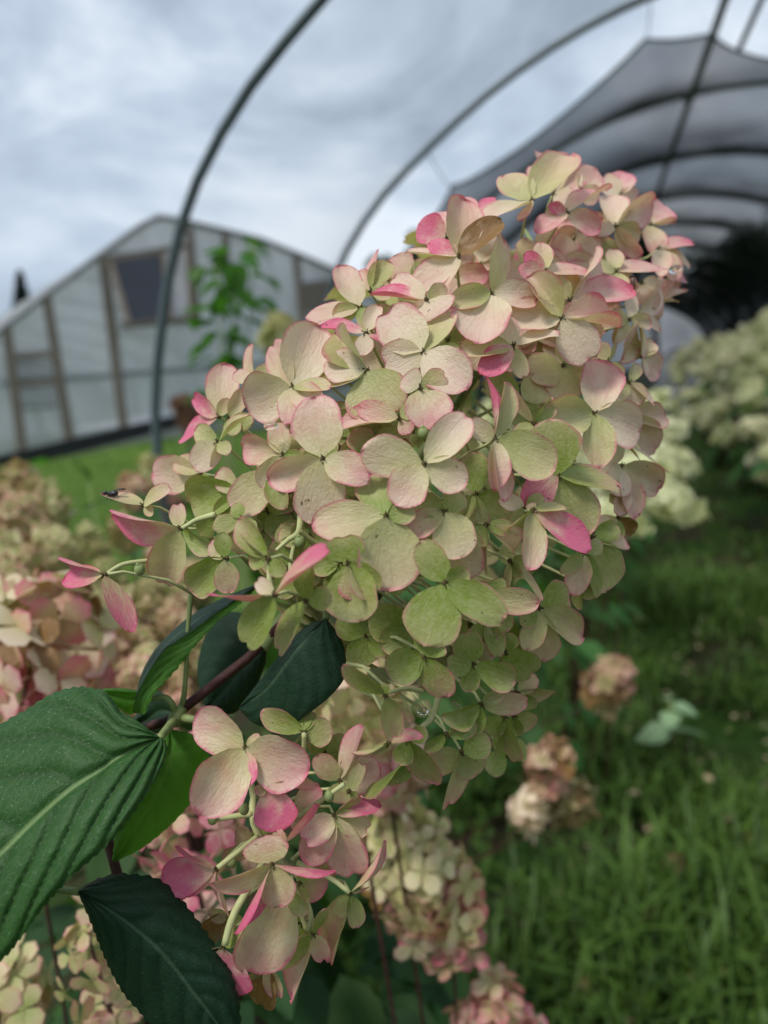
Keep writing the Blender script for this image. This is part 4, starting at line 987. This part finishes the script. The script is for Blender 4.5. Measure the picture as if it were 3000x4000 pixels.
near_head('dusky pink florets glimpsed between the ribbed leaf and the drooping cluster', D(405, 1800, .43), camvec((-.2, 1, 0)), .046, .03, 24, .016, lambda n: .75, lambda n: .25, 6, (-.22, .32, 0))
near_head('yellowish blurred head seen under the large head', D(775, 1500, .48), camvec((.2, 1, 0)), .036, .036, 46, .016, lambda n: .25, lambda n: .45, 7, (-.2, .5, 0))
near_head('dusty pink head low behind the large head, beside the cream cone', D(850, 1640, .55), camvec((.1, 1, 0)), .030, .03, 36, .016, lambda n: .6, lambda n: .2, 8, (-.2, .55, 0))
near_head('orange pink head at the grass edge below the cream side heads', D(1315, 1475, 1.25), camvec((.4, .8, .1)), .045, .04, 46, .022, lambda n: .5, lambda n: .45, 9, (-.5, 1.5, .4), brown=.42)
near_head('pink head low over the grass, above the tan one', D(1185, 1655, 1.05), camvec((.2, 1, .1)), .036, .032, 40, .02, lambda n: .6, lambda n: .35, 10, (-.6, 1.0, .35), brown=.35)
near_head('tan faded head low over the grass', D(1235, 1735, 1.08), camvec((.5, .7, .1)), .034, .03, 40, .018, lambda n: .15, lambda n: .55, 11, (-.62, 1.05, .3), brown=.5)
near_head('small white head low over the grass beside the tan one', D(1140, 1752, 1.0), camvec((.2, 1, .1)), .024, .022, 26, .02, lambda n: .0, lambda n: .0, 12, (-.6, .95, .3))

# ------------------------------------------------------------------ shrubs of the left row
def shrub(label, base, heads, leaves, leaf_len, seed, group=None, pinkr=(.3, .8), greenr=(.2, .6), meshes=LEAF, cat='shrub', hm=None):
    q = random.Random(seed); T = thing('hydrangea_shrub', label, cat, base, group); base = Vector(base)
    for k, (c, ax, la, lb) in enumerate(heads):
        o = place('flower_head', (hm or HEADS)[k % 4], T, c, ax, (lb / .62, lb / .62, la / .8), q.uniform(0, 6))
        o.color = (q.uniform(*pinkr), q.uniform(*greenr), 0, 1)
        mb = MB(); p0 = Vector(c) - Vector(ax).normalized() * la * .9; f_ = base + Vector((q.uniform(-.1, .1), q.uniform(-.1, .1), 0))
        mb.tube([p0, p0.lerp(f_, .4) + Vector((0, 0, .06)), f_], [.002, .004, .006], 5); link('stem', mb.mesh('stem', MAT['stem_red']), T)
    for c, d_ in leaves: put_leaf(T, c, d_, leaf_len * q.uniform(.7, 1.2), q, meshes)
    return T
def cloud(n, c, r, q, lo=.0):
    out_ = []
    while len(out_) < n:
        v_ = Vector((q.uniform(-1, 1), q.uniform(-1, 1), q.uniform(-1, 1)))
        if v_.length > 1 or v_.length < .35: continue
        p = Vector((c[0] + v_.x * r[0], c[1] + v_.y * r[1], c[2] + v_.z * r[2]))
        if p.z < lo + .05: continue
        if (p - Vector(CAM)).length < .33: continue
        cc = M3.T @ (np.array(p) - CAM)
        if 0 < -cc[2] < 1.6 and 1500 + F * cc[0] / -cc[2] > 1650: continue          # keep the path side clear
        out_.append((p, Vector((v_.x, v_.y, v_.z * .4 - .25 + q.uniform(-.3, .3)))))
    return out_
q = random.Random(77)
upv = camvec((.1, 1, .1))
H1 = [(D(x, y, d), camvec((q.uniform(-.4, .4), .9, q.uniform(-.2, .3))), la * .62, lb * .66) for x, y, d, la, lb in (
    (40, 1120, 1.05, .075, .06), (95, 1095, 1.2, .08, .065), (120, 1190, 1.0, .06, .05), (15, 1210, .95, .06, .05), (200, 1190, 1.1, .055, .045),
    (230, 1250, 1.0, .05, .042), (290, 1060, 1.35, .06, .05), (330, 1020, 1.5, .06, .05), (190, 1300, .9, .045, .04), (270, 1320, .85, .05, .045),
    (330, 1290, .9, .045, .04), (380, 1330, .85, .04, .035), (240, 1410, .8, .045, .04), (330, 1440, .8, .045, .04), (400, 1480, .75, .035, .03), (270, 1150, 1.2, .05, .045), (350, 1200, 1.1, .05, .04), (60, 1240, .85, .06, .05), (150, 1360, .8, .06, .055), (180, 1470, .75, .06, .05), (300, 1380, .85, .06, .05), (430, 1400, .75, .05, .04), (420, 1260, .95, .05, .045), (30, 1060, 1.3, .08, .07), (290, 1500, .75, .06, .05), (380, 1560, .7, .05, .045))]
shrub('dusky pink flowering hydrangea shrub on the bank side, behind the large head', (-.75, .95, gz(-.75, .95)), H1, cloud(150, (-.55, 1.0, .72), (.5, .55, .50), q), .12, 5, pinkr=(.25, .7), greenr=(.55, .95))
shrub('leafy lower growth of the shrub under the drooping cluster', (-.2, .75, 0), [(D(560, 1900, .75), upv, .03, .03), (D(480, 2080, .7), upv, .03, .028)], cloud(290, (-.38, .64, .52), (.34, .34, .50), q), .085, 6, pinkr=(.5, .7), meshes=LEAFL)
H2 = [(D(x, y, d), camvec((ax, ay, .1)), la, lb) for x, y, d, la, lb, ax, ay in (
    (1455, 1085, 1.75, .075, .052, .85, -.35), (1440, 995, 2.0, .085, .055, .85, -.25), (1425, 935, 2.3, .08, .055, .7, .1), (1400, 880, 2.5, .08, .055, .6, .4), (1370, 1030, 1.8, .08, .06, .6, .2), (1340, 1120, 1.7, .07, .05, .6, -.2), (1350, 920, 2.3, .08, .06, .3, .8), (1310, 990, 2.1, .08, .06, .2, .8))]
shrub('cream flowering hydrangea shrub leaning over the left edge of the grass path', (-.15, 2.1, 0), H2, cloud(150, (-.35, 2.05, .66), (.40, .5, .42), q), .10, 7, pinkr=(0, .05), greenr=(.1, .4), hm=HEADW)
for k, (y, lab) in enumerate(((3.4, 'cream shrub in the left row behind the one leaning over the path'), (4.7, 'farther cream shrub of the left row inside the shade net'))):
    H = [((q.uniform(-.75, .2), y + q.uniform(-.5, .5), q.uniform(.75, 1.15)), (q.uniform(-.5, .7), q.uniform(-.5, .5), .8), .09, .065) for _ in range(14)]
    shrub(lab, (-.25, y, 0), H, cloud(110, (-.25, y, .6), (.45, .6, .45), q), .13, 20 + k, pinkr=(0, .06), greenr=(.2, .5), hm=HEADW)
# right row
for k, (y, lab) in enumerate(((3.1, 'nearest cream-flowered shrub of the row across the grass path'), (4.3, 'second cream-flowered shrub of the row across the path'), (5.6, 'third cream-flowered shrub of the row across the path'), (7.1, 'fourth cream-flowered shrub of the row across the path'), (8.8, 'fifth and farthest shrub of the row across the path'))):
    xc = 1.30; H = []
    for _ in range(52 if k < 3 else 30):
        th = q.uniform(0, 6.28); ph = q.uniform(-.35, 1.35); v_ = Vector((math.cos(th) * math.cos(ph), math.sin(th) * math.cos(ph), math.sin(ph)))
        if v_.x > .55: v_.x *= -1
        c_ = Vector((xc + v_.x * .52, y + v_.y * .62, .86 + v_.z * .62)); H.append((c_, v_ + Vector((0, 0, .15 if v_.z > 0 else -.5)), q.uniform(.07, .10), q.uniform(.05, .068)))
    shrub(lab, (xc, y, 0), H, cloud(250 if k < 3 else 110, (xc, y, .76), (.56, .66, .68), q), .12, 30 + k, 'cream shrubs across the path', pinkr=(0, .03), greenr=(.0, .4), hm=HEADW)

# ------------------------------------------------------------------ tall leafy sapling against the greenhouse
SB = D(490, 1080, 2.6); SB.z = gz(SB.x, SB.y)
SAP = thing('leafy_sapling', 'tall slender sapling with bright green leaves in front of the greenhouse gable', 'sapling', SB)
st = [[(485, 990), (478, 850), (476, 700), (468, 555)], [(500, 990), (520, 830), (540, 680), (548, 520)], [(492, 990), (500, 850), (505, 720), (508, 620)]]
for s_ in st:
    mb = MB(); pts = [SB] + [D(x, y, 2.6) for x, y in s_]; mb.tube([Vector(p) for p in spline([tuple(p) for p in pts], 20)], [.010 - .0004 * i for i in range(20)], 6); link('stem', mb.mesh('stem', MAT['stem_green']), SAP)
q = random.Random(5)
for x, y, s_ in ((466, 545, 40), (475, 570, 30), (432, 600, 42), (505, 605, 46), (540, 565, 34), (552, 530, 40), (545, 545, 30), (487, 640, 36), (432, 668, 48), (580, 655, 40), (512, 680, 42), (448, 738, 40), (525, 735, 46), (430, 775, 40), (482, 792, 40), (560, 700, 40), (425, 850, 38), (470, 660, 34), (505, 780, 44), (530, 640, 36), (455, 620, 34), (565, 600, 30), (440, 700, 34), (495, 720, 36), (520, 590, 30), (550, 660, 34), (480, 850, 40), (520, 820, 40), (455, 880, 38), (500, 910, 40)):
    c_ = D(x, y, 2.6 + q.uniform(-.12, .12)); L = s_ * 2.6 / 1548 * 1.6
    d_ = camvec(((x - 495) / 50 + q.uniform(-.4, .4), q.uniform(-.7, .1), q.uniform(-.3, .3))).normalized()
    put_leaf(SAP, c_ - d_ * L * .5, d_, L, q, LEAFB)
    e_ = camvec((q.uniform(-1, 1), q.uniform(-.8, .2), q.uniform(-.5, .5))).normalized(); put_leaf(SAP, c_ + camvec((q.uniform(-.03, .03), q.uniform(-.04, .04), 0)), e_, L * .8, q, LEAFB)
near_head('pale yellow head on the bank beside the tall sapling', D(600, 728, 2.4), (0, 0, 1), .07, .06, 46, .034, lambda n: 0, lambda n: .55, 14, (-1.15, 2.1, gz(-1.15, 2.1)))
# young seedlings and weeds at the row's outer edge
for x, y, d, lab in ((110, 1000, 2.3, 'bright green weed standing out against the lawn'), (190, 1040, 2.1, 'darker upright weed beside the bright green one'), (410, 975, 2.2, 'yellowish green weed at the foot of the nearest hoop')):
    b_ = D(x, y + 60, d); b_.z = gz(b_.x, b_.y); T = thing('weed', lab, 'weed', b_); top = D(x, y, d)
    mb = MB(); mb.tube([b_, b_.lerp(top, .5) + Vector((.01, 0, 0)), top], [.004, .003, .002], 5); link('stem', mb.mesh('stem', MAT['stem_green']), T)
    for k in range(11): c_ = Vector(b_).lerp(top, .3 + .07 * k); put_leaf(T, c_, Vector((q.uniform(-1, 1), q.uniform(-1, 1), q.uniform(-.1, .6))), q.uniform(.05, .09), q, LEAFB if x != 190 else LEAF)
# seedling and litter on the path
b_ = P(2640, 3040, 2.33); b_.z = 0
T = thing('seedling', 'pale broad-leaved seedling standing in the path grass', 'plant', b_)
MAT['pale_leaf'] = leaf_mat('pale_leaf', (0.30, 0.44, 0.24), (0.30, 0.44, 0.24), veins=False, transl=.2)
PL = [leaf_mesh(40 + i, 'pale_leaf', droop=.2, wid=.75) for i in range(2)]
mb = MB(); mb.tube([b_, b_ + Vector((0, 0, .24))], .004, 6); link('stem', mb.mesh('stem', MAT['stem_green']), T)
for k, (a, z, L) in enumerate(((0.2, .13, .12), (3.3, .13, .12), (4.6, .20, .085), (5.9, .22, .085), (1.5, .24, .07))): put_leaf(T, b_ + Vector((0, 0, z)), (math.cos(a), math.sin(a), -.1), L, q, PL)
MAT['dry_leaf'] = leaf_mat('dry_leaf', (0.26, 0.17, 0.09), (0.24, 0.17, 0.10), veins=False, transl=.1)
DL = [leaf_mesh(60 + i, 'dry_leaf', droop=.05, fold=.5, wid=.6) for i in range(3)]
for i, (px, py, lab) in enumerate(((2680, 3410, 'brown fallen leaf lying below the pale seedling'), (2580, 3610, 'yellowed fallen leaf in the grass below the brown one'), (2960, 3260, 'tan fallen leaf at the far side of the path'), (2250, 3830, 'fallen leaf beside the low pink head'), (2720, 3850, 'curled fallen leaf in the path grass near the yellowed one'), (2640, 3420, 'second brown leaf resting against the first'))):
    r_ = ray(px, py); c_ = Vector(CAM + r_ * (-1.25 / r_[2])); T = link('fallen_leaf', DL[i % 3], None, Matrix.Translation(c_) @ Matrix.Rotation(i * 1.3, 4, 'Z') @ Matrix.Rotation(.3, 4, 'X') @ Matrix.Scale(.07, 4)); tag(T, lab, 'leaf')

# ------------------------------------------------------------------ far things
def tree_crown(T, c, r, n, s, q, mat):
    mb = MB(); c = Vector(c)
    lobes = [Vector((q.uniform(-.7, .7) * r[0], q.uniform(-.7, .7) * r[1], q.uniform(-.7, .7) * r[2])) for _ in range(14)]
    for i in range(n):
        l = lobes[q.randrange(14)]; v_ = Vector((q.gauss(0, 1), q.gauss(0, 1), q.gauss(0, 1))).normalized() * (q.random() ** .4)
        p = c + l + Vector((v_.x * r[0], v_.y * r[1], v_.z * r[2])) * .42; a = Vector((q.uniform(-1, 1), q.uniform(-1, 1), q.uniform(-1, 1))).normalized() * s; b = a.orthogonal().normalized() * s * .55
        mb.add([p - a, p + b, p + a, p - b], [(0, 1, 2, 3)], None, None, q.random())
    return link('crown', mb.mesh('crown', MAT[mat], False), T)
MAT['far_leaf'] = leaf_mat('far_foliage', (0.030, 0.060, 0.030), (0.04, 0.08, 0.035), veins=False, transl=.15)
MAT['conifer'] = leaf_mat('conifer_foliage', (0.020, 0.035, 0.028), (0.02, 0.035, 0.028), veins=False, transl=.05)
MAT['bark'] = simple('bark', (0.06, 0.045, 0.035), .9, .1, 0, .4, 3, .3)
q = random.Random(9)
for i, (x, y, d, r_, lab) in enumerate(((1570, 590, 30, 1.9, 'dark tree beyond the far end of the tunnel'), (1680, 570, 34, 2.6, 'taller dark tree farther right beyond the tunnel end'), (1400, 560, 38, 1.6, 'tree hidden mostly by the large head, beyond the tunnel'), (905, 535, 42, 1.0, 'small distant tree crown showing beside the top of the large head'), (820, 585, 42, .8, 'lower distant bush crown next to the small tree'))):
    c_ = D(x, y, d); T = thing('distant_tree', lab, 'tree', (c_.x, c_.y, 0)); tree_crown(T, c_, (r_, r_, r_), 2200, .14, q, 'far_leaf')
    mb = MB(); mb.tube([(c_.x, c_.y, gz(c_.x, c_.y) - .2), (c_.x + .1, c_.y, c_.z * .6), (c_.x, c_.y, c_.z)], [.22, .16, .06], 7); link('trunk', mb.mesh('trunk', MAT['bark']), T)
c0, c1 = D(42, 585, 36), D(52, 760, 36)
T = thing('conifer', 'dark pointed conifer behind the greenhouse roof', 'tree', (c1.x, c1.y, gz(c1.x, c1.y)))
mb = MB(); hgt = (c0 - c1).length
for i in range(2600):
    t_ = q.random() ** .8; p = c0.lerp(c1, t_); rad = (.06 + .95 * t_) * q.random() ** .5 * 1.0; a_ = q.uniform(0, 6.28)
    p = p + Vector((math.cos(a_) * rad, math.sin(a_) * rad, -rad * .35)); a = Vector((math.cos(a_), math.sin(a_), -.5)) * .22; b = Vector((-math.sin(a_), math.cos(a_), 0)) * .07
    mb.add([p - a, p + b, p + a, p - b], [(0, 1, 2, 3)], None, None, q.random())
link('crown', mb.mesh('crown', MAT['conifer'], False), T)
mb = MB(); mb.tube([(c1.x, c1.y, gz(c1.x, c1.y) - .2), c1, c0.lerp(c1, .1)], [.2, .14, .03], 6); link('trunk', mb.mesh('trunk', MAT['bark']), T)
# white rounded cover at the far end of the tunnel
wc = D(1462, 745, 19.5); MAT['white'] = simple('white_cover', (0.72, 0.74, 0.76), .5, .4, 0, .12, 2)
T = thing('white_rounded_tunnel', 'small white rounded plastic cover far down the shaded tunnel', 'cover', (wc.x, wc.y, 0))
mb = MB(); rad = .62; pr_ = [(rad * math.cos(math.pi * i / 16), .95 + rad * math.sin(math.pi * i / 16)) for i in range(17)]; pr_ = [(rad, 0)] + pr_ + [(-rad, 0)]
n_ = len(pr_); mb.add([(wc.x + a, wc.y + s_ * .8, b + gz(wc.x, wc.y)) for s_ in (-.5, .5) for a, b in pr_], [(i, i + 1, n_ + i + 1, n_ + i) for i in range(n_ - 1)] + [tuple(range(n_)), tuple(range(2 * n_ - 1, n_ - 1, -1))]); link('cover_shell', mb.mesh('cover_shell', MAT['white'], False), T)
mb = MB(); mb.tube([(wc.x + a * 1.01, wc.y - .41, b * 1.005 + gz(wc.x, wc.y)) for a, b in pr_], .02, 6); link('cover_rib', mb.mesh('cover_rib', MAT['rafter']), T)
# brown heap and dried shrub in front of the greenhouse
MAT['mulch'] = simple('red_brown_mulch', (0.13, 0.062, 0.042), .95, .1, 0, .5, 9, .6)
b_ = D(290, 978, 7.0); b_.z = gz(b_.x, b_.y)
mb = MB(); nU, nV = 28, 12; vs_ = []
top = D(290, 960, 7.0).z - b_.z + .12
for j in range(nV):
    for i in range(nU):
        an = 6.283 * i / nU; rr_ = 1 - j / (nV - 1); w_ = mnoise.noise(Vector((math.cos(an) * 2, math.sin(an) * 2, j)))
        vs_.append((b_.x + gd.x * math.cos(an) * rr_ * .42 + gn.x * math.sin(an) * rr_ * .4, b_.y + gd.y * math.cos(an) * rr_ * .42 + gn.y * math.sin(an) * rr_ * .4, b_.z - .05 + .13 * (1 - rr_ ** 2.2) + .03 * w_ + gd.x * 0))
mb.add(vs_, [(j * nU + i, j * nU + (i + 1) % nU, (j + 1) * nU + (i + 1) % nU, (j + 1) * nU + i) for j in range(nV - 1) for i in range(nU)])
T = link('mulch_heap', mb.mesh('mulch_heap', MAT['mulch'])); tag(T, 'low reddish brown heap on the lawn before the greenhouse', 'heap')
MAT['dried'] = leaf_mat('dried_foliage', (0.19, 0.085, 0.055), (0.2, 0.1, 0.06), veins=False, transl=.1)
c_ = D(398, 893, 7.4); T = thing('dried_shrub', 'dried rusty brown shrub by the greenhouse base', 'shrub', (c_.x, c_.y, gz(c_.x, c_.y)))
tree_crown(T, c_, (.13, .13, .2), 900, .04, q, 'dried'); mb = MB(); mb.tube([(c_.x, c_.y, gz(c_.x, c_.y) - .05), c_], [.03, .015], 6); link('stem', mb.mesh('stem', MAT['bark']), T)

# ------------------------------------------------------------------ insects and drops
MAT['insect'] = simple('black_insect', (0.012, 0.012, 0.014), .4, .5, 0, .3, 300)
c_ = P(440, 1928, .300); T = thing('fly', 'tiny black fly sitting on the tan petal at the edge of the large head', 'fly', c_)
mb = MB(); mb.ball(c_, .0017, 9, 6, (1.7, .9, .8)); link('body', mb.mesh('body', MAT['insect']), T)
mb = MB(); mb.ball(c_ + camvec((-.0032, .0002, 0)), .0010, 8, 5); link('head', mb.mesh('head', MAT['insect']), T)
for s_ in (-1, 1):
    mb = MB(); a = c_ + camvec((0, .0012, 0)); mb.add([a, a + camvec((.004, .0012, s_ * .0012)), a + camvec((.0052, .0006, s_ * .0026)), a + camvec((.002, .0002, s_ * .0018))], [(0, 1, 2, 3)]); link('wing', mb.mesh('wing', MAT['insect'], False), T)
    for k in range(3):
        mb = MB(); a = c_ + camvec((-.0012 + .0014 * k, -.0006, s_ * .001)); mb.tube([a, a + camvec((0, -.0004, s_ * .0012)), a + camvec((0, -.0022, s_ * .002))], .00018, 4); link('leg', mb.mesh('leg', MAT['insect']), T)
MAT['beetle'] = simple('brown_beetle', (0.10, 0.05, 0.03), .35, .5, 0, .5, 500)
c_ = P(2472, 1108, .318); T = thing('small_bug', 'tiny brown and grey bug on an upright petal of the large head', 'bug', c_)
mb = MB(); mb.ball(c_, .0016, 9, 6, (.8, .8, 1.8)); link('body', mb.mesh('body', MAT['beetle']), T)
mb = MB(); mb.ball(c_ + camvec((-.0004, .0032, 0)), .0010, 8, 5); link('head', mb.mesh('head', MAT['insect']), T)
t = NT('water'); MAT['water'] = t.surf(t.n('BsdfPrincipled', {'Base Color': (1, 1, 1, 1), 'Roughness': 0.02, 'IOR': 1.33, 'Transmission Weight': 1.0}).outputs[0])
for px, py, d, rx, lab in ((1058, 1664, .262, .0028, 'clear water drop under the broad petal at the left of the head'), (2640, 1052, .345, .0034, 'clear water drop at the right edge of the head'), (1652, 2778, .268, .0022, 'clear water drop among the lower stalks of the head')):
    mb = MB(); mb.ball(P(px, py, d), rx, 12, 8, (1.0, 1.0, .62)); tag(link('water_drop', mb.mesh('water_drop', MAT['water'])), lab, 'water drop')
